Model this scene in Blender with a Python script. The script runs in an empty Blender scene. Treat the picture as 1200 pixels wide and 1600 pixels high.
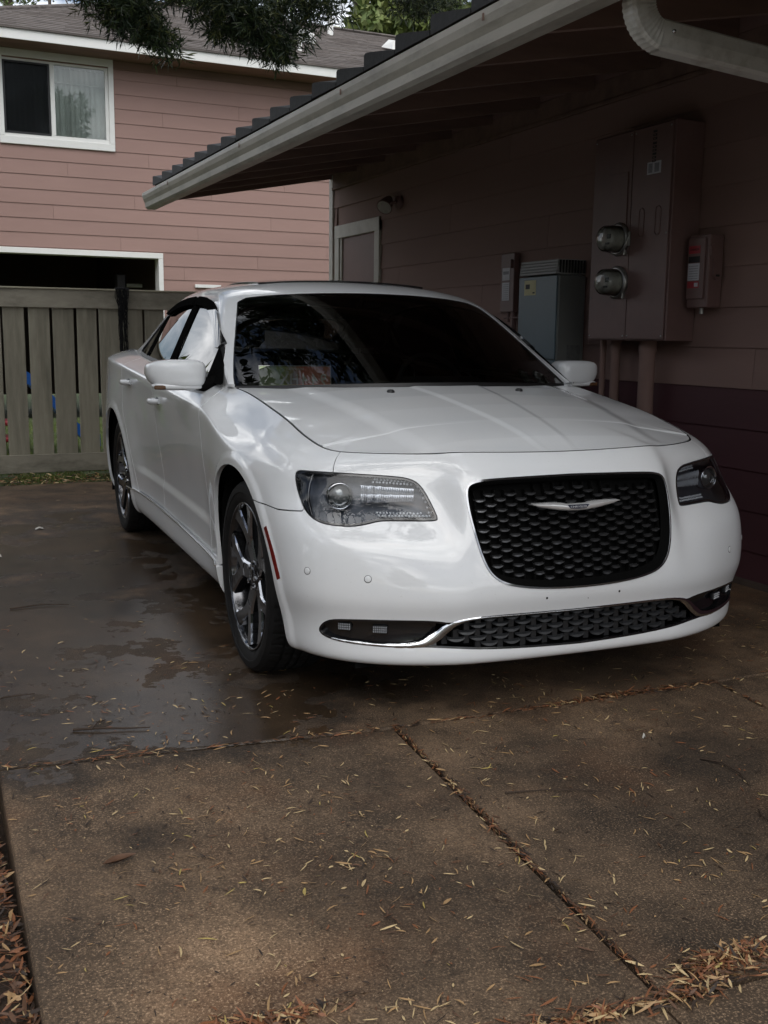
import bpy, bmesh, math, random
import numpy as np
from mathutils import Vector, Matrix
random.seed(7); np.random.seed(7)
sc = bpy.context.scene
COL = sc.collection

# ------------------------------------------------------------------ camera
CAM_POS = (-2.091, -3.700, 1.265)
yaw, pitch, roll = math.radians(25.03), math.radians(9.516), math.radians(0.65)
fw = Vector((math.sin(yaw)*math.cos(pitch), math.cos(yaw)*math.cos(pitch), -math.sin(pitch)))
r0 = Vector((math.cos(yaw), -math.sin(yaw), 0)); u0 = r0.cross(fw)
rt = r0*math.cos(roll) + u0*math.sin(roll); up = -r0*math.sin(roll) + u0*math.cos(roll)
cam_d = bpy.data.cameras.new('camera'); cam = bpy.data.objects.new('camera', cam_d); COL.objects.link(cam)
M = Matrix((rt, up, -fw)).transposed().to_4x4(); M.translation = CAM_POS
cam.matrix_world = M
cam_d.sensor_fit = 'VERTICAL'; cam_d.sensor_height = 36; cam_d.sensor_width = 36
cam_d.lens = 36*1642.5/1600
cam_d.clip_start = 0.05; cam_d.clip_end = 900
sc.camera = cam

# ------------------------------------------------------------------ light
SUN_EL, SUN_AZ = math.radians(52), math.radians(200)     # azimuth from +Y clockwise: behind the camera, a little to its left
SUN_STR, SKY_STR, EXPO = 1.5, 0.105, 0.0
w = bpy.data.worlds.new('World'); sc.world = w; w.use_nodes = True
nt = w.node_tree; nt.nodes.clear()
out = nt.nodes.new('ShaderNodeOutputWorld'); bg = nt.nodes.new('ShaderNodeBackground')
sky = nt.nodes.new('ShaderNodeTexSky'); sky.sky_type = 'NISHITA'; sky.sun_disc = False
sky.sun_elevation = SUN_EL; sky.sun_rotation = SUN_AZ; sky.dust_density = 2.0; sky.air_density = 1.0
tc = nt.nodes.new('ShaderNodeTexCoord'); mp = nt.nodes.new('ShaderNodeMapping'); mp.inputs['Scale'].default_value = (1, 1, 2.4)
nz = nt.nodes.new('ShaderNodeTexNoise'); nz.inputs['Scale'].default_value = 2.9; nz.inputs['Detail'].default_value = 8; nz.inputs['Roughness'].default_value = .56
rp = nt.nodes.new('ShaderNodeValToRGB'); rp.color_ramp.elements[0].position = .40; rp.color_ramp.elements[1].position = .53
nz2 = nt.nodes.new('ShaderNodeTexNoise'); nz2.inputs['Scale'].default_value = 5.2; nz2.inputs['Detail'].default_value = 6
cr = nt.nodes.new('ShaderNodeValToRGB')
cr.color_ramp.elements[0].position = .34; cr.color_ramp.elements[0].color = (6.0, 6.6, 7.6, 1)
cr.color_ramp.elements[1].position = .68; cr.color_ramp.elements[1].color = (30, 30, 30, 1)
cm_ = cr.color_ramp.elements.new(.5); cm_.color = (12, 12.4, 13, 1)
mx = nt.nodes.new('ShaderNodeMix'); mx.data_type = 'RGBA'
L = nt.links.new
L(tc.outputs['Generated'], mp.inputs['Vector']); L(mp.outputs[0], nz.inputs['Vector']); L(mp.outputs[0], nz2.inputs['Vector'])
L(nz.outputs[0], rp.inputs[0]); L(nz2.outputs[0], cr.inputs[0])
L(rp.outputs[0], mx.inputs[0]); L(sky.outputs[0], mx.inputs[6]); L(cr.outputs[0], mx.inputs[7])
L(mx.outputs[2], bg.inputs[0]); bg.inputs[1].default_value = SKY_STR; L(bg.outputs[0], out.inputs[0])
sd = bpy.data.lights.new('sun', 'SUN'); sd.energy = SUN_STR; sd.angle = math.radians(55); sd.color = (1, .985, .95)
so = bpy.data.objects.new('sun', sd); COL.objects.link(so)
sdir = Vector((math.sin(SUN_AZ)*math.cos(SUN_EL), math.cos(SUN_AZ)*math.cos(SUN_EL), math.sin(SUN_EL)))
so.rotation_euler = sdir.to_track_quat('Z', 'Y').to_euler(); so.location = sdir*40
vs = sc.view_settings; vs.view_transform = 'Standard'; vs.look = 'None'; vs.gamma = 1; vs.exposure = EXPO; vs.use_curve_mapping = False

# ------------------------------------------------------------------ helpers
def tag(o, label=None, cat=None, group=None, kind=None):
    if label: o['label'] = label
    if cat: o['category'] = cat
    if group: o['group'] = group
    if kind: o['kind'] = kind
    return o
def link(o, parent=None):
    COL.objects.link(o)
    if parent is not None: o.parent = parent
    return o
def empty(name, loc=(0, 0, 0), rz=0, parent=None):
    o = bpy.data.objects.new(name, None); o.empty_display_size = .1
    o.location = loc; o.rotation_euler.z = rz
    return link(o, parent)
def rnd(a, b): return random.uniform(a, b)

class MB:
    """collects faces of one mesh"""
    def __init__(s): s.v = []; s.f = []; s.m = []; s.sm = []
    def add(s, vs, fs, mi=0, smooth=False):
        b = len(s.v); s.v += [tuple(p) for p in vs]
        for f in fs: s.f.append([i+b for i in f]); s.m.append(mi); s.sm.append(smooth)
        return s
    def box(s, x0, x1, y0, y1, z0, z1, mi=0):
        vs = [(x, y, z) for z in (z0, z1) for y in (y0, y1) for x in (x0, x1)]
        return s.add(vs, [(0, 2, 3, 1), (4, 5, 7, 6), (0, 1, 5, 4), (2, 6, 7, 3), (0, 4, 6, 2), (1, 3, 7, 5)], mi)
    def bbox(s, x0, x1, y0, y1, z0, z1, b=.004, mi=0):
        """bevelled box"""
        x0, x1 = sorted((x0, x1)); y0, y1 = sorted((y0, y1)); z0, z1 = sorted((z0, z1))
        b = min(b, (x1-x0)*.45, (y1-y0)*.45, (z1-z0)*.45)
        idx = {}; vs = []
        for sx in (0, 1):
            for sy in (0, 1):
                for sz in (0, 1):
                    X = (x0, x1)[sx]; Y = (y0, y1)[sy]; Z = (z0, z1)[sz]
                    dx = b*(1-2*sx); dy = b*(1-2*sy); dz = b*(1-2*sz)
                    for ax, p in enumerate(((X, Y+dy, Z+dz), (X+dx, Y, Z+dz), (X+dx, Y+dy, Z))):
                        idx[(sx, sy, sz, ax)] = len(vs); vs.append(p)
        c3 = Vector(((x0+x1)/2, (y0+y1)/2, (z0+z1)/2)); fs = []
        for ax in range(3):
            for sd_ in (0, 1):
                q = []
                for a, b2 in ((0, 0), (1, 0), (1, 1), (0, 1)):
                    k = [0, 0, 0]; k[ax] = sd_; k[(ax+1) % 3] = a; k[(ax+2) % 3] = b2
                    q.append(idx[(*k, ax)])
                fs.append(q)
        for ax in range(3):
            a1, a2 = (ax+1) % 3, (ax+2) % 3
            for p in (0, 1):
                for q_ in (0, 1):
                    k0 = [0, 0, 0]; k0[a1] = p; k0[a2] = q_; k1 = list(k0); k1[ax] = 1
                    fs.append([idx[(*k0, a1)], idx[(*k1, a1)], idx[(*k1, a2)], idx[(*k0, a2)]])
        for sx in (0, 1):
            for sy in (0, 1):
                for sz in (0, 1): fs.append([idx[(sx, sy, sz, a)] for a in range(3)])
        out_ = []
        for f in fs:
            P = [Vector(vs[i]) for i in f]; n = (P[1]-P[0]).cross(P[2]-P[0])
            m = sum(P, Vector())/len(P)
            out_.append(f if n.dot(m-c3) > 0 else f[::-1])
        return s.add(vs, out_, mi)
    def tube(s, pts, r, n=10, mi=0, cap=True, smooth=True):
        pts = [Vector(p) for p in pts]; rs = r if isinstance(r, (list, tuple)) else [r]*len(pts)
        rings = []; ref = None
        for i, p in enumerate(pts):
            d = (pts[min(i+1, len(pts)-1)]-pts[max(i-1, 0)]).normalized()
            if ref is None: ref = Vector((0, 0, 1)) if abs(d.z) < .9 else Vector((1, 0, 0))
            a = d.cross(ref).normalized(); b = a.cross(d).normalized(); ref = b
            rings.append([p+(a*math.cos(t)+b*math.sin(t))*rs[i] for t in [2*math.pi*k/n for k in range(n)]])
        vs = [q for R in rings for q in R]
        fs = [(i*n+k, i*n+(k+1) % n, (i+1)*n+(k+1) % n, (i+1)*n+k) for i in range(len(pts)-1) for k in range(n)]
        s.add(vs, fs, mi, smooth)
        if cap:
            s.add(rings[0], [list(range(n))[::-1]], mi); s.add(rings[-1], [list(range(n))], mi)
        return s
    def lathe(s, prof, c, ax='x', n=48, mi=0, smooth=True, sgn=1):
        """prof: list of (axial, radius)"""
        vs = []
        for a, r in prof:
            for k in range(n):
                t = 2*math.pi*k/n; p, q = r*math.cos(t), r*math.sin(t)
                vs.append({'x': (c[0]+a*sgn, c[1]+p, c[2]+q), 'y': (c[0]+p, c[1]+a*sgn, c[2]+q), 'z': (c[0]+p, c[1]+q, c[2]+a*sgn)}[ax])
        fs = [(i*n+k, i*n+(k+1) % n, (i+1)*n+(k+1) % n, (i+1)*n+k) for i in range(len(prof)-1) for k in range(n)]
        return s.add(vs, fs, mi, smooth)
    def prism(s, poly, d, plane='xz', off=0, mi=0):
        """extrude 2D polygon. plane 'xz': along y, 'yz': along x, 'xy': along z"""
        def T(a, b, h): return {'xz': (a, h, b), 'yz': (h, a, b), 'xy': (a, b, h)}[plane]
        n = len(poly); vs = [T(a, b, off) for a, b in poly]+[T(a, b, off+d) for a, b in poly]
        return s.add(vs, [list(range(n)), list(range(n, 2*n))[::-1]]+[(i, i+n, (i+1) % n+n, (i+1) % n) for i in range(n)], mi)
    def mesh(s, name, mats, recalc=True):
        me = bpy.data.meshes.new(name); me.from_pydata(s.v, [], s.f)
        for m in (mats if isinstance(mats, (list, tuple)) else [mats]): me.materials.append(m)
        me.polygons.foreach_set('material_index', s.m); me.polygons.foreach_set('use_smooth', s.sm)
        if recalc:
            bm = bmesh.new(); bm.from_mesh(me); bmesh.ops.recalc_face_normals(bm, faces=bm.faces); bm.to_mesh(me); bm.free()
        me.update(); return me
    def build(s, name, mats, parent=None, recalc=True, loc=None):
        o = bpy.data.objects.new(name, s.mesh(name, mats, recalc))
        if loc is not None: o.location = loc
        return link(o, parent)
def inst(name, me, parent=None, loc=(0, 0, 0), rot=None, scale=None):
    o = bpy.data.objects.new(name, me); o.location = loc
    if rot: o.rotation_euler = rot
    if scale: o.scale = scale
    return link(o, parent)

# ------------------------------------------------------------------ materials
def nodes(name):
    m = bpy.data.materials.new(name); m.use_nodes = True; t = m.node_tree
    b = t.nodes['Principled BSDF']; return m, t, b
def N(t, typ, **kw):
    n = t.nodes.new(typ)
    for k, v in kw.items():
        if k in n.inputs: n.inputs[k].default_value = v
        else: setattr(n, k, v)
    return n
def mat(name, col, rough=.6, metal=0., var=.12, scale=6., bump=0., bscale=60., coat=0., stretch=(1, 1, 1), rndtint=0., rvar=0., spec=None, dirt=None, dirt_amt=0., dscale=1.5):
    m, t, b = nodes(name); l = t.links.new
    tc_ = N(t, 'ShaderNodeTexCoord'); mp_ = N(t, 'ShaderNodeMapping'); mp_.inputs['Scale'].default_value = stretch
    l(tc_.outputs['Object'], mp_.inputs[0])
    n1 = N(t, 'ShaderNodeTexNoise', Scale=scale, Detail=6.0, Roughness=.6); l(mp_.outputs[0], n1.inputs['Vector'])
    r = N(t, 'ShaderNodeMapRange'); r.inputs[1].default_value = .25; r.inputs[2].default_value = .75
    r.inputs[3].default_value = 1-var; r.inputs[4].default_value = 1+var; l(n1.outputs[0], r.inputs[0])
    vm = N(t, 'ShaderNodeVectorMath', operation='SCALE'); vm.inputs[0].default_value = col[:3]; l(r.outputs[0], vm.inputs['Scale'])
    last = vm.outputs[0]
    if rndtint:
        oi = N(t, 'ShaderNodeObjectInfo'); r2 = N(t, 'ShaderNodeMapRange'); r2.inputs[3].default_value = 1-rndtint; r2.inputs[4].default_value = 1+rndtint
        l(oi.outputs['Random'], r2.inputs[0]); v2 = N(t, 'ShaderNodeVectorMath', operation='SCALE'); l(last, v2.inputs[0]); l(r2.outputs[0], v2.inputs['Scale']); last = v2.outputs[0]
    if dirt is not None:
        n3 = N(t, 'ShaderNodeTexNoise', Scale=dscale, Detail=7.0, Roughness=.65); l(mp_.outputs[0], n3.inputs['Vector'])
        r3 = N(t, 'ShaderNodeMapRange'); r3.inputs[1].default_value = .48; r3.inputs[2].default_value = .68; r3.inputs[4].default_value = dirt_amt; l(n3.outputs[0], r3.inputs[0])
        mm = N(t, 'ShaderNodeMix', data_type='RGBA'); l(r3.outputs[0], mm.inputs[0]); l(last, mm.inputs[6]); mm.inputs[7].default_value = (*dirt, 1); last = mm.outputs[2]
    l(last, b.inputs['Base Color']); b.inputs['Roughness'].default_value = rough; b.inputs['Metallic'].default_value = metal
    if rvar:
        r4 = N(t, 'ShaderNodeMapRange'); r4.inputs[1].default_value = .3; r4.inputs[2].default_value = .7; r4.inputs[3].default_value = max(0, rough-rvar); r4.inputs[4].default_value = min(1, rough+rvar)
        l(n1.outputs[0], r4.inputs[0]); l(r4.outputs[0], b.inputs['Roughness'])
    if coat: b.inputs['Coat Weight'].default_value = coat; b.inputs['Coat Roughness'].default_value = .02
    if spec is not None: b.inputs['Specular IOR Level'].default_value = spec
    if bump:
        n2 = N(t, 'ShaderNodeTexNoise', Scale=bscale, Detail=5.0); l(mp_.outputs[0], n2.inputs['Vector'])
        bp = N(t, 'ShaderNodeBump', Strength=1.0, Distance=bump); l(n2.outputs[0], bp.inputs['Height']); l(bp.outputs[0], b.inputs['Normal'])
    return m
def glass(name, tint, trans, rough=.0, ior=1.5):
    """thin pane: sees through by tint, mirrors by fresnel"""
    m, t, b = nodes(name); t.nodes.remove(b); l = t.links.new
    o = t.nodes['Material Output']; tr = N(t, 'ShaderNodeBsdfTransparent'); tr.inputs[0].default_value = (*[c*trans for c in tint], 1)
    gl = N(t, 'ShaderNodeBsdfGlossy', Roughness=rough); gl.inputs[0].default_value = (1, 1, 1, 1)
    fr = N(t, 'ShaderNodeFresnel', IOR=ior); mx_ = N(t, 'ShaderNodeMixShader')
    l(fr.outputs[0], mx_.inputs[0]); l(tr.outputs[0], mx_.inputs[1]); l(gl.outputs[0], mx_.inputs[2]); l(mx_.outputs[0], o.inputs[0])
    return m
# ================================================================== CAR
HY = math.radians(-2.61)
car = empty('parked_car', (0, 0, 0), HY)
tag(car, 'white pearl four door sedan parked facing the camera beside the brown wall', 'car')
M_paint = None
def paint():
    m, t, b = nodes('pearl_white_paint'); l = t.links.new
    tc_ = N(t, 'ShaderNodeTexCoord'); n1 = N(t, 'ShaderNodeTexNoise', Scale=3.0, Detail=4.0); l(tc_.outputs['Object'], n1.inputs['Vector'])
    r = N(t, 'ShaderNodeValToRGB'); r.color_ramp.elements[0].position = .3; r.color_ramp.elements[0].color = (.73, .75, .77, 1)
    r.color_ramp.elements[1].position = .7; r.color_ramp.elements[1].color = (.77, .78, .79, 1); l(n1.outputs[0], r.inputs[0])
    # thin film of dust and dried rain spots
    n2 = N(t, 'ShaderNodeTexNoise', Scale=140.0, Detail=3.0); l(tc_.outputs['Object'], n2.inputs['Vector'])
    r2 = N(t, 'ShaderNodeMapRange'); r2.inputs[1].default_value = .66; r2.inputs[2].default_value = .78; r2.inputs[4].default_value = .25; l(n2.outputs[0], r2.inputs[0])
    mm = N(t, 'ShaderNodeMix', data_type='RGBA'); l(r2.outputs[0], mm.inputs[0]); l(r.outputs[0], mm.inputs[6]); mm.inputs[7].default_value = (.42, .38, .33, 1)
    l(mm.outputs[2], b.inputs['Base Color'])
    b.inputs['Roughness'].default_value = .42; b.inputs['Metallic'].default_value = .0
    b.inputs['Specular IOR Level'].default_value = .12
    b.inputs['Coat Weight'].default_value = 1.0; b.inputs['Coat Roughness'].default_value = .012; b.inputs['Coat IOR'].default_value = 1.62
    return m
M_paint = paint()
M_black = mat('black_trim_plastic', (.012, .012, .013), .45, var=.2, scale=20)
M_gloss = mat('gloss_black', (.008, .008, .009), .12, var=.1, coat=.6)
M_dark = mat('dark_underbody', (.005, .005, .005), .95, var=.2, spec=.06)
M_gmat = mat('smoked_acrylic_shade', (.006, .006, .006), .95, var=.1, spec=0.)
M_guard = mat('smoked_acrylic', (.016, .013, .011), .18, var=.1, spec=.18)
M_ringc = mat('dark_chrome_ring', (.26, .265, .28), .10, .95, var=.05, scale=3)
M_embl = mat('bright_emblem_metal', (.95, .95, .95), .16, .65, var=.03, scale=5)
M_chrome = mat('chrome', (.62, .63, .65), .06, 1.0, var=.05, scale=3)
M_edge = mat('machined_edge', (.45, .46, .49), .14, 1., var=.05)
M_darkchrome = mat('dark_chrome_rim', (.12, .122, .13), .12, .92, var=.15, scale=12, rvar=.05)
M_rubber = mat('tyre_rubber', (.0085, .0085, .009), .68, var=.35, scale=18, spec=.3, bump=.0006, bscale=200, dirt=(.03, .027, .024), dirt_amt=.3, dscale=6)
M_mesh = mat('grille_black', (.11, .112, .118), .30, .85, var=.3, scale=30)
M_mesh2 = mat('lower_grille_plastic', (.018, .019, .021), .42, var=.2, scale=25)
M_lens = glass('clear_lens', (.95, .97, 1.0), .93, .01, 1.45)
M_wind = glass('tinted_windscreen', (.85, .9, .88), .33, .0, 1.45)
M_side = glass('tinted_side_glass', (.7, .75, .74), .06, .0, 1.95)
M_lamp_in = mat('lamp_housing_grey', (.062, .070, .085), .38, .25, var=.3, scale=14)
M_refl = mat('lamp_reflector', (.55, .57, .60), .25, .5, var=.1, scale=40, bump=.0008, bscale=160)
M_led = mat('led_optic', (.62, .64, .66), .15, .1, var=.2, scale=60, coat=1)
M_red = mat('red_reflector', (.13, .010, .008), .18, var=.2, scale=60, coat=1)
M_taill = mat('tail_lamp_red', (.22, .01, .012), .12, var=.2, scale=30, coat=1)
M_disc = mat('brake_disc_steel', (.28, .28, .28), .32, .9, var=.2, scale=9)
M_int = mat('cabin_charcoal', (.02, .02, .021), .85, var=.2)
M_smoke = glass('smoked_visor', (.25, .22, .2), .35, .05, 1.5)
# ---- tensor B-spline wall of the body: columns run from the nose round to the tail, rows from the sill up
# rows: 14.  each column: list of (x,y,z)
def wall_net():
    C=[]
    # front columns: per row x, y, z
    zf=[.215,.203,.222,.262,.33,.385,.43,.50,.60,.66,.73,.795,.85]
    def col(xs,ys,zs): C.append([(a,b,c_) for a,b,c_ in zip(xs,ys,zs)])
    ref=None
    def F(x,dy,top,xs=None,dz=None):
        # dy per row for the 13 rows, top=(x,y,z)
        zs=list(zf) if dz is None else [a+b for a,b in zip(zf,dz)]
        xx=[x]*13 if xs is None else xs
        col(xx+[top[0]],dy+[top[1]],zs+[top[2]])
    F(0,  [-.80,-.855,-.885,-.882,-.868,-.882,-.900,-.896,-.868,-.850,-.826,-.800,-.768],(0,-.720,.884))
    F(.19,[-.80,-.853,-.882,-.879,-.865,-.880,-.897,-.892,-.864,-.846,-.822,-.796,-.762],(.19,-.712,.886))
    F(.36,[-.79,-.843,-.872,-.868,-.854,-.868,-.884,-.877,-.850,-.832,-.808,-.784,-.748],(.36,-.692,.890))
    F(.408,[-.782,-.836,-.865,-.861,-.847,-.861,-.877,-.868,-.840,-.816,-.790,-.762,-.722],(.408,-.672,.888))
    F(.455,[-.775,-.828,-.857,-.853,-.838,-.852,-.868,-.856,-.811,-.762,-.723,-.704,-.682],(.45,-.647,.882))
    F(.58,[-.74,-.79,-.82,-.816,-.800,-.815,-.830,-.822,-.788,-.735,-.672,-.652,-.632],(.57,-.590,.880))
    F(.71,[-.68,-.72,-.75,-.748,-.738,-.752,-.768,-.763,-.738,-.690,-.612,-.590,-.565],(.68,-.525,.880))
    F(0,[-.60,-.63,-.66,-.658,-.660,-.672,-.685,-.682,-.665,-.628,-.550,-.528,-.495],(.755,-.462,.881),
      xs=[.77,.80,.825,.83,.83,.84,.85,.852,.848,.842,.836,.825,.80])
    F(0,[-.48,-.50,-.53,-.53,-.535,-.548,-.56,-.56,-.545,-.515,-.455,-.430,-.385],(.780,-.36,.907),
      xs=[.84,.865,.89,.898,.905,.92,.93,.933,.928,.918,.905,.892,.862],dz=[0,0,0,0,0,0,0,.005,.01,.01,.01,.015,.02])
    # side columns : y, xs(14), zs(14)
    zs_f=[.215,.205,.225,.27,.34,.40,.455,.53,.64,.70,.775,.835,.895]
    def S(y,xs,zs): col(xs,[y]*14 if np.isscalar(y) else y,zs)
    S([-.34,-.34,-.36,-.36,-.36,-.36,-.36,-.36,-.36,-.34,-.31,-.29,-.26,-.24],
      [.86,.89,.912,.925,.935,.945,.950,.953,.952,.945,.935,.920,.885,.786],zs_f+[.930])
    S(-.14,[.87,.90,.92,.935,.945,.952,.957,.960,.961,.960,.953,.935,.893,.790],[.215,.205,.225,.28,.35,.42,.48,.56,.68,.745,.81,.865,.915,.958])
    S(.08,[.87,.90,.92,.935,.945,.952,.957,.960,.962,.962,.958,.940,.898,.793],[.215,.205,.225,.28,.35,.42,.48,.57,.70,.765,.83,.882,.935,.990])
    S(.30,[.86,.89,.91,.925,.935,.942,.948,.952,.957,.958,.955,.938,.898,.796],[.22,.21,.23,.28,.35,.42,.48,.57,.70,.775,.845,.895,.955,1.022])
    S(.50,[.85,.88,.90,.910,.912,.915,.922,.930,.942,.950,.953,.936,.900,.805],[.22,.21,.23,.28,.35,.42,.50,.60,.72,.80,.862,.905,.975,1.045])
    S(.75,[.85,.88,.90,.905,.903,.905,.912,.923,.938,.949,.954,.936,.903,.850],[.22,.21,.23,.28,.35,.42,.50,.60,.74,.825,.878,.917,.985,1.055])
    S(1.2,[.85,.88,.90,.903,.898,.900,.910,.922,.938,.950,.955,.937,.905,.862],[.22,.21,.23,.28,.35,.42,.50,.62,.77,.855,.905,.942,1.00,1.065])
    S(1.75,[.85,.88,.90,.903,.898,.900,.910,.922,.938,.950,.955,.938,.908,.862],[.22,.21,.23,.28,.35,.42,.50,.63,.79,.88,.932,.968,1.02,1.08])
    S(2.2,[.85,.88,.90,.905,.903,.905,.914,.926,.942,.953,.957,.940,.908,.858],[.22,.21,.23,.28,.35,.42,.50,.63,.80,.895,.95,.985,1.035,1.095])
    S(2.6,[.86,.89,.91,.925,.935,.942,.948,.954,.958,.961,.958,.938,.900,.845],[.22,.21,.23,.28,.35,.42,.50,.62,.78,.89,.965,1.003,1.055,1.11])
    S(2.95,[.87,.90,.92,.935,.945,.952,.957,.961,.964,.964,.955,.932,.890,.820],[.22,.21,.23,.28,.35,.42,.50,.60,.76,.88,.975,1.018,1.075,1.125])
    S(3.3,[.87,.90,.92,.935,.945,.952,.956,.959,.960,.955,.943,.917,.870,.780],[.22,.21,.23,.28,.35,.42,.50,.60,.76,.88,.985,1.032,1.095,1.145])
    S(3.65,[.86,.88,.90,.915,.925,.932,.938,.940,.938,.932,.918,.890,.840,.740],[.23,.22,.24,.29,.36,.43,.50,.60,.76,.88,.99,1.045,1.11,1.150])
    S([3.86,3.88,3.90,3.92,3.94,3.95,3.95,3.95,3.94,3.94,3.93,3.92,3.90,3.86],[.82,.84,.86,.875,.885,.895,.90,.90,.895,.888,.875,.85,.80,.715],[.24,.23,.25,.30,.37,.44,.50,.60,.76,.88,.99,1.05,1.11,1.150])
    S([3.98,4.0,4.03,4.06,4.08,4.10,4.10,4.09,4.07,4.06,4.05,4.04,4.01,3.97],[.72,.74,.76,.77,.78,.79,.79,.79,.785,.78,.77,.755,.72,.66],[.24,.23,.25,.30,.37,.44,.50,.60,.76,.88,.99,1.05,1.11,1.150])
    S([4.02,4.05,4.09,4.12,4.14,4.16,4.16,4.15,4.12,4.11,4.10,4.09,4.06,4.02],[.50]*14,[.24,.23,.25,.30,.37,.44,.50,.60,.76,.88,.99,1.05,1.115,1.155])
    S([4.03,4.06,4.10,4.13,4.15,4.17,4.17,4.16,4.13,4.12,4.11,4.10,4.07,4.03],[.25]*14,[.24,.23,.25,.30,.37,.44,.50,.60,.76,.88,.99,1.05,1.115,1.155])
    S([4.03,4.06,4.10,4.13,4.15,4.17,4.17,4.16,4.13,4.12,4.11,4.10,4.07,4.03],[0.]*14,[.24,.23,.25,.30,.37,.44,.50,.60,.76,.88,.99,1.05,1.115,1.155])
    A=np.array(C,float)
    crease={9:.80,10:.845,11:.885,12:.915,13:.940,14:.958,15:.982,16:1.010,17:1.036,18:1.060,19:1.078,20:1.090,21:1.095}
    for k,zc in crease.items():               # shoulder crease along the side, close under the glass
        top=A[k,13,2]; f=min(1,max(0,(k-10)/3.))
        z10=A[k,10,2]*(1-f)+zc*f
        A[k,9,2]=A[k,9,2]*(1-f)+(zc-.045)*f; A[k,10,2]=z10; A[k,8,2]+=.03*f
        A[k,9,0]=A[k,9,0]*(1-f)+(A[k,10,0]-.003)*f
        z11=z10+min(.016,(top-z10)*.30); A[k,11,2]=A[k,11,2]*(1-f)+z11*f; A[k,11,0]=A[k,11,0]*(1-f)+(A[k,10,0]-.012)*f
        z12=z10+(top-z10)*.62; A[k,12,2]=A[k,12,2]*(1-f)+z12*f; A[k,12,0]=A[k,12,0]*(1-f)+(A[k,10,0]*.45+A[k,13,0]*.55)*f
        if k<13: A[k,9]=A[k,9]*.7+A[k,10]*.3; A[k,11]=A[k,11]*.75+A[k,10]*.25
    for k in range(4,8):                      # bumper shelf under the lamps
        A[k,7]=A[k,7]*.7+A[k,8]*.3; A[k,9]=A[k,9]*.7+A[k,8]*.3
    for k,dx in ((9,.003),(10,.006),(11,.007),(12,.006),(18,.008),(19,.012),(20,.012)):   # flared arches
        A[k,3:11,0]+=dx
    for k,d in ((18,.6),(19,1.),(20,1.2),(21,1.),(22,.6)):                                  # square rear haunch
        A[k,11,0]+=.012*d; A[k,12,0]+=.026*d; A[k,12,2]+=.008*d; A[k,13,2]+=.010*d
    return A      # (ncol,14,3)

def bs(P,t,deriv=False):
    """uniform cubic B-spline along axis 0, end control points already padded; t in [0,n-3]"""
    n=P.shape[0]-3
    i=np.clip(np.floor(t).astype(int),0,n-1); f=t-i
    b=np.stack([(1-f)**3,3*f**3-6*f**2+4,-3*f**3+3*f**2+3*f+1,f**3],1)/6
    return sum(b[:,k].reshape((-1,)+(1,)*(P.ndim-1))*P[i+k] for k in range(4))
def pad_end(P,axis,lo=True,hi=True):
    P=np.moveaxis(P,axis,0)
    # ghost point so that the curve interpolates the end point
    out=[P]
    if lo: out.insert(0,(2*P[0]-P[1])[None])
    if hi: out.append((2*P[-1]-P[-2])[None])
    return np.moveaxis(np.concatenate(out),0,axis)
def pad_mirror(P):            # axis 0, x -> -x at both centre lines
    a=P[1].copy(); a[...,0]*=-1; b=P[-2].copy(); b[...,0]*=-1
    return np.concatenate([a[None],P,b[None]])
_net=None
def net_u(N):
    # metric u : cumulative plan length of row 8
    d=np.r_[0,np.cumsum(np.hypot(*np.diff(N[:,8,:2],axis=0).T))]
    return d
def wall(nu,nv,u0=0,u1=None):
    """returns grid (nu,nv,4): x,y,z,u (u = metric length round the car)"""
    N=wall_net(); U=net_u(N)
    A=np.concatenate([N,np.broadcast_to(U[:,None,None],N.shape[:2]+(1,))],2)
    lo=A[1].copy(); lo[:,0]*=-1; lo[:,3]*=-1
    hi=A[-2].copy(); hi[:,0]*=-1; hi[:,3]=2*U[-1]-U[-2]
    A=np.concatenate([lo[None],A,hi[None]])
    A=pad_end(A,1)
    nc=N.shape[0]-1; nr=N.shape[1]-1
    if np.isscalar(nu): tu=np.linspace(0,nc,nu)
    else: tu=np.asarray(nu)
    tv=np.linspace(0,nr,nv)
    G=bs(A,tu); G=np.moveaxis(bs(np.moveaxis(G,1,0),tv),0,1)
    return G

_Nn=wall_net(); _Un=net_u(_Nn)
def net_u_at(y):
    """round-the-car length where the side of the body reaches y"""
    k=slice(7,21); return float(np.interp(y,_Nn[k,8,1],_Un[k]))

# ---- surface sampling: one side of the body as a dense grid with analytic normals
def grid_normals(P):
    du = np.gradient(P[..., :3], axis=0); dv = np.gradient(P[..., :3], axis=1)
    n = np.cross(du, dv); n /= np.linalg.norm(n, axis=2, keepdims=True)+1e-12
    return n
def make_grid(G, outward):
    n = grid_normals(G)
    mid = n[n.shape[0]//2, n.shape[1]//2]; p = G[G.shape[0]//2, G.shape[1]//2, :3]
    if np.dot(mid, np.array(outward(p))) < 0: n = -n
    K = G.shape[2]
    A = np.concatenate([G, n], 2)       # x y z | extra attrs... | nx ny nz  (normals last)
    nu, nv = G.shape[:2]
    I = np.arange(nu*nv).reshape(nu, nv)
    Q = np.stack([I[:-1, :-1], I[1:, :-1], I[1:, 1:], I[:-1, 1:]], -1).reshape(-1, 4)
    V = A.reshape(-1, K+3)
    # wind faces along the normal
    a, b, c_ = V[Q[:, 0], :3], V[Q[:, 1], :3], V[Q[:, 2], :3]
    s = np.einsum('ij,ij->i', np.cross(b-a, c_-a), V[Q[:, 0], -3:])
    if np.median(s) < 0: Q = Q[:, ::-1]
    return V, Q, []
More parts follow.
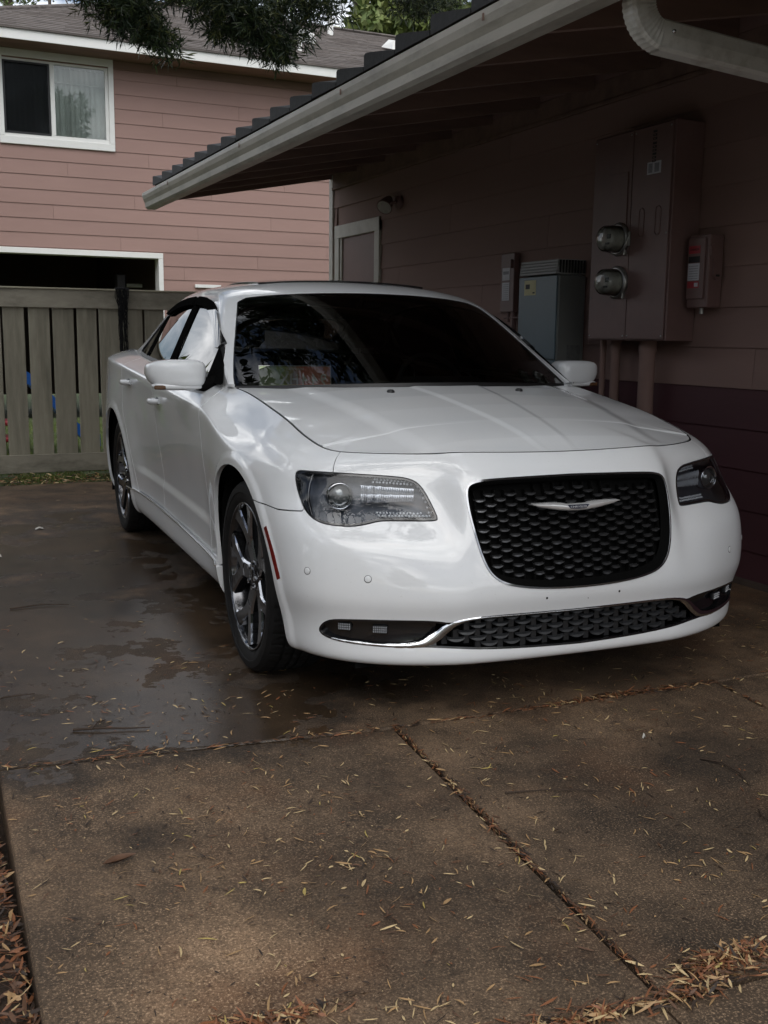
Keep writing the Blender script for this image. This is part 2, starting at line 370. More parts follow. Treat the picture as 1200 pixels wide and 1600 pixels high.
def clip(S, f):
    """keep where f(V) < 0"""
    V, Q, P = S; d = f(V)
    if len(Q):
        inside = d[Q] < 0; allin = inside.all(1); some = inside.any(1) & ~allin
        mixed = [list(q) for q in Q[some]]; Qk = Q[allin]
    else: mixed = []; Qk = Q
    newV = []; base = len(V); cache = {}; outP = []
    for poly in mixed+P:
        ins = [d[i] < 0 for i in poly]
        if all(ins): outP.append(poly); continue
        if not any(ins): continue
        r = []
        for k, i in enumerate(poly):
            j = poly[(k+1) % len(poly)]
            if d[i] < 0: r.append(i)
            if (d[i] < 0) != (d[j] < 0):
                key = (min(i, j), max(i, j))
                if key not in cache:
                    a, b = key; t = d[a]/(d[a]-d[b]); t = min(max(t, 1e-3), 1-1e-3)
                    cache[key] = base+len(newV); newV.append(V[a]*(1-t)+V[b]*t)
                r.append(cache[key])
        if len(r) > 2: outP.append(r)
    if newV: V = np.concatenate([V, np.array(newV)])
    return V, Qk, outP
def sdf(poly):
    """signed distance to polygon (negative inside) for points (N,2)"""
    P = np.array(poly, float); A = P; B = np.roll(P, -1, 0)
    def f(X):
        X = np.asarray(X); res = np.empty(len(X))
        for s in range(0, len(X), 60000):
            x = X[s:s+60000][:, None, :]; e = (B-A)[None]; w_ = x-A[None]
            t = np.clip((w_*e).sum(2)/((e*e).sum(2)+1e-18), 0, 1)
            dd = np.sqrt(((w_-e*t[..., None])**2).sum(2)).min(1)
            c1 = (A[None, :, 1] <= x[:, :, 1]) != (B[None, :, 1] <= x[:, :, 1])
            xi = A[None, :, 0]+(x[:, :, 1]-A[None, :, 1])*(B-A)[None, :, 0]/np.where(np.abs((B-A)[None, :, 1]) < 1e-12, 1e-12, (B-A)[None, :, 1])
            ins = ((c1 & (x[:, :, 0] < xi)).sum(1) % 2) == 1
            res[s:s+60000] = np.where(ins, -dd, dd)
        return res
    return f
def chaikin(P, n=2, closed=True):
    P = [tuple(p) for p in P]
    for _ in range(n):
        Q = []
        rng = range(len(P)) if closed else range(len(P)-1)
        if not closed: Q.append(P[0])
        for i in rng:
            a, b = P[i], P[(i+1) % len(P)]
            Q.append((a[0]*.75+b[0]*.25, a[1]*.75+b[1]*.25)); Q.append((a[0]*.25+b[0]*.75, a[1]*.25+b[1]*.75))
        if not closed: Q.append(P[-1])
        P = Q
    return P
def surf_obj(name, S, mats, parent, mirror=0, flange=.012, offset=0., thick_dir=None, both=False):
    """mesh from a clipped surface. mirror: 0 as is, 1 flipped to -x, 2 both halves in one mesh. flange turns the edges inward"""
    V, Q, P = S
    faces = [list(q) for q in Q]+P
    if not faces: return None
    used = np.unique(np.concatenate([np.array(f) for f in faces])); mp_ = -np.ones(len(V), int); mp_[used] = np.arange(len(used))
    V = V[used]; faces = [[int(mp_[i]) for i in f] for f in faces]
    X = V[:, :3].copy(); Nn = V[:, -3:].copy(); Nn /= np.linalg.norm(Nn, axis=1, keepdims=True)
    if offset: X = X+Nn*offset
    vs = [X]; ns = [Nn]; fs = faces
    if flange:
        from collections import defaultdict
        ed = {}
        for f in faces:
            for k in range(len(f)):
                a, b = f[k], f[(k+1) % len(f)]
                if (b, a) in ed: del ed[(b, a)]
                else: ed[(a, b)] = 1
        E = [(a, b) for a, b in ed if not (mirror == 2 and abs(X[a, 0]) < 1e-5 and abs(X[b, 0]) < 1e-5)]
        bv = sorted({i for e in E for i in e}); loc = {i: k for k, i in enumerate(bv)}
        if bv:
            tn = np.zeros((len(bv), 3))
            for a, b in E:
                t = X[b]-X[a]; ln = np.linalg.norm(t)
                if ln < 1e-9: continue
                o_ = np.cross(t/ln, Nn[a]); tn[loc[a]] += o_; tn[loc[b]] += o_
            tn /= np.linalg.norm(tn, axis=1, keepdims=True)+1e-9
            dirn = -Nn[bv] if thick_dir is None else np.tile(np.array(thick_dir, float), (len(bv), 1))
            top = X[bv]; mid = top+dirn*.0015+tn*.0004; bot = top+dirn*flange
            b0 = len(X); n_ = len(bv)
            vs += [top, mid, bot]; ns += [Nn[bv]*.6+tn*.5, tn, tn]
            fs = list(faces)
            for a, b in E:
                i, j = loc[a], loc[b]
                fs.append([b0+j, b0+i, b0+n_+i, b0+n_+j]); fs.append([b0+n_+j, b0+n_+i, b0+2*n_+i, b0+2*n_+j])
    Xa = np.concatenate(vs); Na = np.concatenate(ns); Na /= np.linalg.norm(Na, axis=1, keepdims=True)+1e-9
    if mirror == 1:
        Xa = Xa*[-1, 1, 1]; Na = Na*[-1, 1, 1]; fs = [f[::-1] for f in fs]
    if mirror == 2:
        n0 = len(Xa); X2 = Xa*[-1, 1, 1]; N2 = Na*[-1, 1, 1]
        Na = Na.copy(); cen = np.abs(Xa[:, 0]) < 1e-6
        Na[cen, 0] = 0; N2[cen, 0] = 0
        Xa = np.concatenate([Xa, X2]); Na = np.concatenate([Na, N2]); fs = fs+[[i+n0 for i in f][::-1] for f in fs]
        Na /= np.linalg.norm(Na, axis=1, keepdims=True)+1e-9
    me = bpy.data.meshes.new(name); me.from_pydata(Xa.tolist(), [], fs)
    for m in (mats if isinstance(mats, (list, tuple)) else [mats]): me.materials.append(m)
    me.polygons.foreach_set('use_smooth', [True]*len(me.polygons))
    me.update()
    if len(me.vertices) == len(Na): me.normals_split_custom_set_from_vertices(Na.tolist())
    return link(bpy.data.objects.new(name, me), parent)

def smooth_step(a, b, x):
    t = np.clip((x-a)/(b-a), 0, 1); return t*t*(3-2*t)
ARCHF = chaikin([(.365, .05), (.362, .45), (.335, .60), (.27, .705), (.15, .770), (.0, .793), (-.14, .772), (-.27, .703), (-.37, .612), (-.43, .535), (-.468, .45), (-.478, .34), (-.482, .24), (-.485, .05)], 2)
ARCHR = chaikin([(2.53, .05), (2.54, .40), (2.58, .53), (2.67, .655), (2.79, .742), (2.92, .790), (3.05, .800), (3.19, .785), (3.33, .722), (3.44, .61), (3.49, .46), (3.52, .05)], 2)
WG = wall(520, 170)                                  # x y z u
# rolled lip round the wheel arches, and a fold low on the doors
def _sdfgrid(f): return f(WG[..., [1, 2]].reshape(-1, 2)).reshape(WG.shape[:2])
_nn = grid_normals(WG); _nn *= np.sign(_nn[260, 80, 0])
_dA = np.minimum(_sdfgrid(sdf(ARCHF)), _sdfgrid(sdf(ARCHR))); _side = smooth_step(.86, .90, WG[..., 0])*(WG[..., 2] < 1.0)
_lip = .0075*(1-smooth_step(.018, .050, _dA))*_side
_zf = .455+.012*WG[..., 1]; _door = smooth_step(.42, .75, WG[..., 1])*(1-smooth_step(2.2, 2.5, WG[..., 1]))
_fold = -.012*smooth_step(-.02, .03, WG[..., 2]-_zf)*(1-smooth_step(.05, .34, WG[..., 2]-_zf))*_door
WG[..., :3] += _nn*(_lip+_fold)[..., None]
WALL = make_grid(WG, lambda p: (p[0], p[1]-1.6, 0))
UZ = lambda V: V[:, [3, 2]]
YZ = lambda V: V[:, [1, 2]]
_W = WALL[0]
def onwall(u, z, off=0., side=-1):
    """point on the body skin at round-the-car length u and height z, moved off along the normal"""
    d = (_W[:, 3]-u)**2+(_W[:, 2]-z)**2; k = np.argpartition(d, 4)[:4]; wt = 1/(d[k]+1e-7); wt /= wt.sum()
    p = (_W[k]*wt[:, None]).sum(0); n = p[-3:]/np.linalg.norm(p[-3:])
    q = p[:3]+n*off; return Vector((q[0]*side, q[1], q[2])), Vector((n[0]*side, n[1], n[2]))
GR = chaikin([(-.2, .8135), (.0, .8135), (.30, .808), (.368, .800), (.392, .780), (.394, .72), (.386, .65), (.370, .57), (.345, .513), (.300, .480), (.225, .463), (.12, .453), (0, .450), (-.2, .452)], 2)
LAMP = chaikin([(.992, .800), (.985, .818), (.94, .819), (.80, .818), (.62, .812), (.545, .804), (.512, .772), (.484, .684), (.495, .674), (.60, .675), (.675, .675), (.722, .664), (.78, .656), (.88, .662), (.935, .688), (.962, .735)], 2)
LOW = chaikin([(-.2, .372), (0, .372), (.34, .374), (.43, .364), (.475, .353), (.52, .362), (.60, .365), (.834, .362), (.895, .348), (.925, .306), (.865, .284), (.72, .275), (.60, .274), (.54, .277), (.30, .258), (0, .250), (-.2, .250)], 2)
g = .0038
fG, fL, fB, fA, fR = sdf(GR), sdf(LAMP), sdf(LOW), sdf(ARCHF), sdf(ARCHR)
def UZf(f, gap=0): return lambda V: f(UZ(V))+gap
def notUZ(f, gap=0): return lambda V: gap-f(UZ(V))
def notA(f, gap=0): return lambda V: gap-f(YZ(V))
def band(u_lo=None, y_lo=None, y_hi=None, z_lo=None, z_hi=None):
    def f(V):
        d = np.full(len(V), -9.)
        if y_lo is not None: d = np.maximum(d, y_lo-V[:, 1])
        if y_hi is not None: d = np.maximum(d, V[:, 1]-y_hi)
        if z_lo is not None: d = np.maximum(d, z_lo-V[:, 2])
        if z_hi is not None: d = np.maximum(d, V[:, 2]-z_hi)
        return d
    return f
def clips(S, *fs):
    for f in fs: S = clip(S, f)
    return S
def seam(pts, side, axes):
    """open polyline separating the skin; pts run so that the kept side is negative. built as a big polygon"""
    return None
# front bumper cover (with the grille surround up to the hood)
BUMP = [(-.5, 1.3), (.815, 1.3), (.815, .80), (.955, .695), (1.10, .688), (1.40, .700), (1.9, .70), (1.9, 0), (-.5, 0)]
FEND = [(.815, 1.3), (.815, .80), (.955, .695), (1.10, .688), (1.40, .700), (1.60, .60), (1.60, 0), (9, 0), (9, 1.3)]
fBU, fFE = sdf(BUMP), sdf(FEND)
EDGE = WG[:, -1, :3]                                  # top edge of the wall, from nose to tail
ke = int(np.argmin(np.abs(EDGE[:, 1]-.52)+(EDGE[:, 0] < .5)*9))
front = EDGE[:ke+1]
yE = front[:, 1]; xE = front[:, 0]; zE = front[:, 2]
cowl = [(.805, .55), (.74, .475), (.60, .365), (.42, .262), (.2, .205), (0, .190)]
hoodpoly = [(x, y) for x, y in front[::3, :2]]+cowl[1:]+[(-.3, .190), (-.3, front[0][1])]
fH = sdf(hoodpoly)
edgecut = lambda V: np.where((V[:, 2] > .84) & (V[:, 1] < .6), .0035-fH(V[:, :2]), -1.)
bump = clips(WALL, band(y_hi=.2), edgecut, UZf(fBU, g*.6), notUZ(fG, 0), notUZ(fL, g*.5), notUZ(fB, 0), notA(fA))
b_o = surf_obj('front_bumper', bump, M_paint, car, mirror=2, flange=.016)
DF0, DF1, DR1 = .60, 1.72, 2.66          # door seams
def doorline(V): return V[:, 1]-(DF0+.02*np.sin((V[:, 2]-.3)*3))
def rearseam(V):                         # rear door trailing edge follows the wheel arch
    z = V[:, 2]; y = np.where(z > .80, DR1, DR1-.26*np.clip((.80-z)/.45, 0, 1)**.8); return V[:, 1]-y
SILL = .325
def sillz(V): return SILL+.012*(V[:, 1])
fend = clips(WALL, edgecut, UZf(fFE, g*.6), notUZ(fL, g*.5), notA(fA), lambda V: doorline(V)+g, band(z_lo=.20))
fend = clip(fend, lambda V: np.where(V[:, 1] > .2, (sillz(V)+g)-V[:, 2], -1.))
doorF = clips(WALL, lambda V: -doorline(V)+g, band(y_hi=DF1-g*.8), lambda V: sillz(V)+g-V[:, 2])
doorR = clips(WALL, band(y_lo=DF1+g*.8), lambda V: rearseam(V)+g, notA(fR, .004), lambda V: sillz(V)+g-V[:, 2])
TAIL = chaikin([(5.42, 1.06), (5.70, 1.07), (6.05, 1.04), (6.06, .80), (6.0, .72), (5.75, .72), (5.62, .80)], 2)
fT = sdf(TAIL)
quart = clips(WALL, lambda V: -rearseam(V)+g, notA(fR), band(y_hi=9), lambda V: np.maximum(V[:, 3]-5.9, -9), lambda V: np.where(V[:, 1] > 3.45, .64+g-V[:, 2], -1.), notUZ(fT, g))
trunkf = clips(WALL, lambda V: 5.9+g-V[:, 3], lambda V: .64+g-V[:, 2], notUZ(fT, g))
rbump = clips(WALL, lambda V: 3.40-V[:, 1], lambda V: V[:, 2]-.64+g, notA(fR))
sill = clips(WALL, band(y_lo=.33, y_hi=2.66), lambda V: V[:, 2]-sillz(V)+g, notA(fA), notA(fR))
parts = {}
for sd_, nm in ((1, 'R'), (0, 'L')):           # mirror=1 is image-left
    parts['fender', sd_] = surf_obj('fender', fend, M_paint, car, mirror=sd_, flange=.016)
    parts['door', sd_] = surf_obj('door', doorF, M_paint, car, mirror=sd_, flange=.02)
    parts['rdoor', sd_] = surf_obj('door', doorR, M_paint, car, mirror=sd_, flange=.02)
    surf_obj('rear_quarter_panel', quart, M_paint, car, mirror=sd_, flange=.016)
    s_ = surf_obj('side_skirt', sill, M_paint, car, mirror=sd_, flange=.03, offset=.012)
    surf_obj('tail_light', clips(WALL, UZf(fT, 0)), M_taill, car, mirror=sd_, flange=.02)
    # chrome tube standing in for the highlight on the skirt's top edge
    mb = MB(); P_ = [onwall(net_u_at(y), SILL+.012*y-.002, .014, -1 if sd_ else 1)[0] for y in np.linspace(.37, 2.62, 26)]
    mb.tube(P_, .0045, 6); mb.build('skirt_highlight', M_paint if 0 else M_chrome, s_)
surf_obj('boot_panel', trunkf, M_paint, car, mirror=2, flange=.016)
surf_obj('rear_bumper', rbump, M_paint, car, mirror=2, flange=.016)
# dark inner shell: closes every gap
inner = clips(WALL, UZf(lambda X: -fG(X), -.0), notUZ(fL, .0), notUZ(fB, .0), notA(fA, -.0), notA(fR, -.0))
surf_obj('inner_shell', inner, M_dark, car, mirror=2, flange=0, offset=-.014)
# wheel wells
for sd_ in (1, -1):
    for yc, poly in ((0, ARCHF), (3.05, ARCHR)):
        mb = MB(); pts = [p for p in poly if p[1] > (.30 if yc == 0 else .2)]
        k = max(range(len(pts)), key=lambda i: abs(pts[i][0]-pts[(i+1) % len(pts)][0]) if pts[i][1] < .42 else 0)
        pts = pts[k+1:]+pts[:k+1]
        xo, xi = .925*sd_, .52*sd_
        vs_ = [(xo, p[0], p[1]) for p in pts]+[(xi, p[0], p[1]) for p in pts]; n_ = len(pts)
        mb.add(vs_, [(i, i+1, n_+i+1, n_+i) for i in range(n_-1)]+[list(range(n_, 2*n_))], 0)
        mb.build('wheel_arch_liner', M_dark, car)
mb = MB(); mb.box(-.74, .74, -.70, 4.0, .19, .24); mb.build('underbody', M_dark, car)

# ---- hood: height field bounded by the top edge of the fenders and bumper cover
def hoodz(x, y):
    x = np.abs(x)
    side = (yE > -.42) & (xE > .6); o_ = np.argsort(yE[side])
    ze = np.interp(y, yE[side][o_], zE[side][o_], left=np.nan)
    ze = np.where(np.isnan(ze), .88+(y+.46)*.16, ze)
    zc = np.interp(y, [-.75, -.72, -.6, -.4, -.2, 0, .2, .5], [.876, .885, .918, .961, .996, 1.026, 1.050, 1.07])
    xe = np.interp(y, [-.72, -.46, .5], [.75, .765, .80])
    s = np.clip(x/xe, 0, 1.05); z = zc+(ze-zc)*s**2.4
    # centre spine and the two outer ridges
    wc = np.interp(y, [-.72, .2], [.062, .155]); z = z+.0042*(1-smooth_step(wc-.016, wc+.020, x))
    xr = np.interp(y, [-.68, .45], [.455, .615]); fade = smooth_step(-.80, -.45, y)
    z = z+.009*(1-smooth_step(xr-.045, xr+.045, x))
    return z
nx_, ny_ = 260, 360
gx = np.linspace(0, .83, nx_); gy = np.linspace(-.75, .56, ny_)
XX, YY = np.meshgrid(gx, gy, indexing='ij'); ZZ = hoodz(XX, YY)
# blend to the neighbouring panels' edge
D_ = np.full(XX.shape, 9.); ZB = np.zeros(XX.shape); fp = front[::2]
fl = np.stack([XX.ravel(), YY.ravel()], 1); dmin = np.full(len(fl), 9.); zb = np.zeros(len(fl))
for s0 in range(0, len(fl), 20000):
    dd = np.hypot(fl[s0:s0+20000, None, 0]-fp[None, :, 0], fl[s0:s0+20000, None, 1]-fp[None, :, 1]); k_ = dd.argmin(1)
    dmin[s0:s0+20000] = dd.min(1)
    q = fp[k_]; zb[s0:s0+20000] = q[:, 2]-hoodz(q[:, 0], q[:, 1])
zb = zb.reshape(XX.shape); dm = dmin.reshape(XX.shape)
for _ in range(30):
    zb[1:-1, 1:-1] = (zb[:-2, 1:-1]+zb[2:, 1:-1]+zb[1:-1, :-2]+zb[1:-1, 2:]+zb[1:-1, 1:-1]*2)/6
ZZ = ZZ+zb*np.exp(-(dm/.12)**2)
HG = np.stack([XX, YY, ZZ], -1)
HOOD = make_grid(HG, lambda p: (0, 0, 1))
hood = clip(HOOD, lambda V: fH(V[:, :2])+.0055)
sp = [Vector((p[0], p[1], p[2]-.0045)) for p in front[::2]]; sp = [Vector((-p.x, p.y, p.z)) for p in sp[::-1]]+sp[1:]
mb = MB(); mb.tube(sp, .0042, 6); mb.build('hood_gap_shade', M_dark, car)  # dark tube added in the hood gap to draw its shade line
hood_o = surf_obj('hood', hood, M_paint, car, mirror=2, flange=.02)
def hood_at(x, y):
    i = (np.abs(gx-abs(x))).argmin(); j = (np.abs(gy-y)).argmin(); return ZZ[i, j]
for sx in (-1, 1):
    mb = MB(); z_ = hood_at(.292, .10); mb.lathe([(-.004, .016), (.006, .0155), (.011, .010), (.012, 0.0005)], (sx*.292, .10, z_), 'z', 14)
    mb.build('washer_nozzle', M_black, hood_o)
# dark tray under the hood edge and cowl
mb = MB(); mb.add([(-.80, .60, .985), (.80, .60, .985), (.80, -.30, .86), (-.80, -.30, .86), (-.62, -.5, .80), (.62, -.5, .80), (.45, -.62, .80), (-.45, -.62, .80)], [(0, 1, 2, 3), (3, 2, 5, 4), (4, 5, 6, 7)]); mb.build('cowl_tray', M_dark, car)

# ---- greenhouse
belt = [(.822, .52, 1.046), (.85, .80, 1.057), (.862, 1.15, 1.064), (.864, 1.5, 1.072), (.862, 1.9, 1.085), (.857, 2.3, 1.098), (.842, 2.7, 1.114), (.812, 3.02, 1.130), (.775, 3.30, 1.147)]
rail = [(.822, .565, 1.050), (.765, .92, 1.245), (.690, 1.235, 1.415), (.668, 1.5, 1.452), (.662, 1.9, 1.462), (.656, 2.3, 1.446), (.652, 2.66, 1.395), (.69, 2.98, 1.265), (.745, 3.27, 1.152)]
inn = [(.800, .60, 1.052), (.722, .925, 1.262), (.640, 1.222, 1.440), (.615, 1.5, 1.478), (.610, 1.9, 1.488), (.604, 2.3, 1.472), (.598, 2.66, 1.425), (.64, 3.0, 1.285), (.69, 3.30, 1.158)]
mid2 = [(.56, .37, 1.066), (.52, .745, 1.281), (.45, 1.165, 1.460), (.42, 1.5, 1.503), (.42, 1.9, 1.513), (.42, 2.3, 1.498), (.40, 2.69, 1.448), (.42, 3.05, 1.302), (.43, 3.37, 1.165)]
mid3 = [(.28, .24, 1.076), (.27, .665, 1.292), (.24, 1.125, 1.470), (.21, 1.5, 1.515), (.21, 1.9, 1.525), (.21, 2.3, 1.510), (.20, 2.70, 1.459), (.22, 3.07, 1.31), (.22, 3.40, 1.167)]
cen = [(0, .205, 1.080), (0, .64, 1.296), (0, 1.11, 1.474), (0, 1.5, 1.519), (0, 1.9, 1.529), (0, 2.3, 1.514), (0, 2.70, 1.463), (0, 3.08, 1.313), (0, 3.41, 1.168)]
def lerp3(a, b, t, bx=0): return tuple(a[i]*(1-t)+b[i]*t+(bx if i == 0 else 0) for i in range(3))
rows = []
for i in range(9):
    b_, r_ = belt[i], rail[i]
    rows.append([b_, lerp3(b_, r_, .12, .004), lerp3(b_, r_, .42, .012), lerp3(b_, r_, .74, .010), r_, inn[i], mid2[i], mid3[i], cen[i]])
NG = np.array(rows, float)
NG[:, 4, 0] += .014; NG[:, 5, 0] += .020; NG[1, 4, 0] += .008; NG[1, 5, 0] += .012
NG[2:8, 4, 2] += .014; NG[2:8, 5, 2] += .020; NG[2:8, 6:, 2] += .028; NG[2:8, 3, 2] += .008; NG[:, 3, 0] += .008                               # (9 stations, 9 rows, 3)
TT = np.broadcast_to(np.arange(9)[:, None, None], (9, 9, 1)); SS = np.broadcast_to(np.arange(9)[None, :, None], (9, 9, 1))
A_ = np.concatenate([NG, TT, SS], 2).astype(float)
A_ = pad_end(A_, 0)
lastm = A_[:, -2].copy(); lastm[:, 0] *= -1; lastm[:, 4] = 9
A_ = np.concatenate([(2*A_[:, 0]-A_[:, 1])[:, None], A_, lastm[:, None]], 1)
tu = np.linspace(0, 8, 300); tv = np.linspace(0, 8, 200)
GG = np.moveaxis(bs(np.moveaxis(bs(A_, tu), 1, 0), tv), 0, 1)
GREEN = make_grid(GG, lambda p: (p[0], 0, p[2]-.8))
TS = lambda V: V[:, [3, 4]]
WIND = [(-1, 20), (-1, 4.72), (.15, 4.72), (1.0, 4.95), (1.85, 5.08), (1.97, 5.35), (1.99, 20)]
BACK = [(6.1, 20), (6.1, 5.4), (6.2, 5.15), (7.9, 5.15), (7.97, 5.35), (7.97, 20)]
fW, fK = sdf(WIND), sdf(BACK)
WSIDE = [(.66, 1.066), (.80, 1.185), (1.0, 1.285), (1.20, 1.375), (1.42, 1.426), (1.75, 1.446), (2.1, 1.440), (2.4, 1.408), (2.63, 1.350), (2.80, 1.262), (2.99, 1.142), (2.6, 1.124), (2.2, 1.106), (1.7, 1.090), (1.1, 1.077)]
WSIDE = chaikin(WSIDE, 1)
fS = sdf(WSIDE)
sideonly = lambda V: V[:, 4]-4.6
mb = MB(); vs_ = [(x*s__, y, z) for s__ in (1,) for x, y, z in [tuple(p) for p in GG[0, 118:, :3]]]
cw = [(x, y+.004, z-.004) for x, y, z in vs_]; cw2 = [(x, y-.03, z-.075) for x, y, z in vs_]
cwf = cw+[(-x, y, z) for x, y, z in cw[::-1]]; cwb = cw2+[(-x, y, z) for x, y, z in cw2[::-1]]; n_ = len(cwf)
mb.add(cwf+cwb, [(i, i+1, n_+i+1, n_+i) for i in range(n_-1)]); mb.build('cowl_seal', M_black, car)
roof = clips(GREEN, lambda V: -fW(TS(V)), lambda V: -fK(TS(V)), lambda V: np.where(V[:, 4] < 4.6, -fS(YZ(V))+.002, -1.))
SUNR = chaikin([(2.75, 20), (2.75, 6.1), (2.85, 5.8), (4.6, 5.8), (4.7, 6.1), (4.7, 20)], 1)
fSR = sdf(SUNR)
roof = clip(roof, lambda V: -fSR(TS(V)))
surf_obj('roof', roof, M_paint, car, mirror=2, flange=.012)
surf_obj('sunroof', clips(GREEN, lambda V: fSR(TS(V))+.006), M_gloss, car, mirror=2, flange=.014, offset=.009)
wind_o = surf_obj('windscreen', clips(GREEN, lambda V: fW(TS(V))), M_wind, car, mirror=2, flange=0, offset=-.003)
surf_obj('screen_border', clips(GREEN, lambda V: fW(TS(V))-.01, lambda V: -fW(TS(V))-.045), M_gloss, wind_o, mirror=2, flange=0, offset=-.0015)
surf_obj('rear_window', clips(GREEN, lambda V: fK(TS(V))), glass('rear_tint', (.95, .85, .78), .85, 0, 1.5), car, mirror=2, flange=0, offset=-.003)
for sd_ in (1, 0):
    def yb(a, b): return lambda V: np.maximum(a-V[:, 1], V[:, 1]-b)
    W_ = clips(GREEN, sideonly)
    winF = clips(W_, lambda V: fS(YZ(V))+.017, yb(.0, 1.67))
    winR = clips(W_, lambda V: fS(YZ(V))+.017, yb(1.80, 2.50))
    winQ = clips(W_, lambda V: fS(YZ(V))+.017, yb(2.56, 3.2))
    surf_obj('side_window', winF, M_side, parts['door', sd_], mirror=sd_, flange=0, offset=-.006)
    surf_obj('side_window', winR, M_side, parts['rdoor', sd_], mirror=sd_, flange=0, offset=-.006)
    surf_obj('quarter_window', winQ, M_side, parts['rdoor', sd_], mirror=sd_, flange=0, offset=-.006)
    fr = clips(W_, lambda V: fS(YZ(V)), lambda V: -np.maximum(np.minimum(np.maximum(fS(YZ(V))+.012, np.maximum(V[:, 1]-1.70, 0)-0.0), 9), -9) if False else -(fS(YZ(V))+.017))
    surf_obj('window_frame', fr, M_black, car, mirror=sd_, flange=.008, offset=.0)
    pil = clips(W_, lambda V: fS(YZ(V))+.015, lambda V: np.minimum(np.maximum(1.67-V[:, 1], V[:, 1]-1.80), np.maximum(2.50-V[:, 1], V[:, 1]-2.56)))
    for pc in (clip(pil, lambda V: V[:, 1]-2.2), clip(pil, lambda V: 2.2-V[:, 1])): surf_obj('pillar_cover', pc, M_gmat, car, mirror=sd_, flange=.006, offset=.001)
    # smoked rain guards along the top of the side glass
    for (ya, yb_) in ((.86, 1.72), (1.78, 2.62)):
        rg = clips(W_, lambda V: fS(YZ(V))-.006, lambda V: -(fS(YZ(V))+.036), lambda V: np.maximum(ya-V[:, 1], V[:, 1]-yb_), lambda V: 1.20+.02*(V[:, 1]-.9)-V[:, 2])
        surf_obj('rain_guard', clip(rg, lambda V: 1.372-V[:, 2]), M_gmat, car, mirror=sd_, flange=.014, offset=.014)
        if ya < 1: surf_obj('rain_guard', clip(rg, lambda V: V[:, 2]-1.372), M_gloss, car, mirror=sd_, flange=.014, offset=.014)

# ---- boot lid (height field)
bk = EDGE[EDGE[:, 1] > 3.25]
gx2 = np.linspace(0, .80, 60); gy2 = np.linspace(3.25, 4.05, 60); X2, Y2 = np.meshgrid(gx2, gy2, indexing='ij')
Z2 = 1.158+.012*(1-(X2/.8)**2)-.03*smooth_step(3.25, 3.5, 3.5-0*Y2)*0
for s0 in range(1):
    dd = np.hypot(X2.ravel()[:, None]-bk[None, :, 0], Y2.ravel()[:, None]-bk[None, :, 1]); k_ = dd.argmin(1)
    zb2 = (bk[k_, 2]).reshape(X2.shape); w2 = np.exp(-(dd.min(1).reshape(X2.shape)/.09)**2); Z2 = Z2*(1-w2)+zb2*w2
BOOT = make_grid(np.stack([X2, Y2, Z2], -1), lambda p: (0, 0, 1))
fBt = sdf([(x, y) for x, y in bk[::3, :2]]+[(-.3, bk[-1][1]), (-.3, 3.25), (bk[0][0], 3.25)])
surf_obj('boot_lid', clip(BOOT, lambda V: fBt(V[:, :2])+.002), M_paint, car, mirror=2, flange=.02)
# ================================================================== CAR FITTINGS
def polyring_off(f, lo, hi): return lambda V: np.maximum(f(V)-hi, lo-f(V))
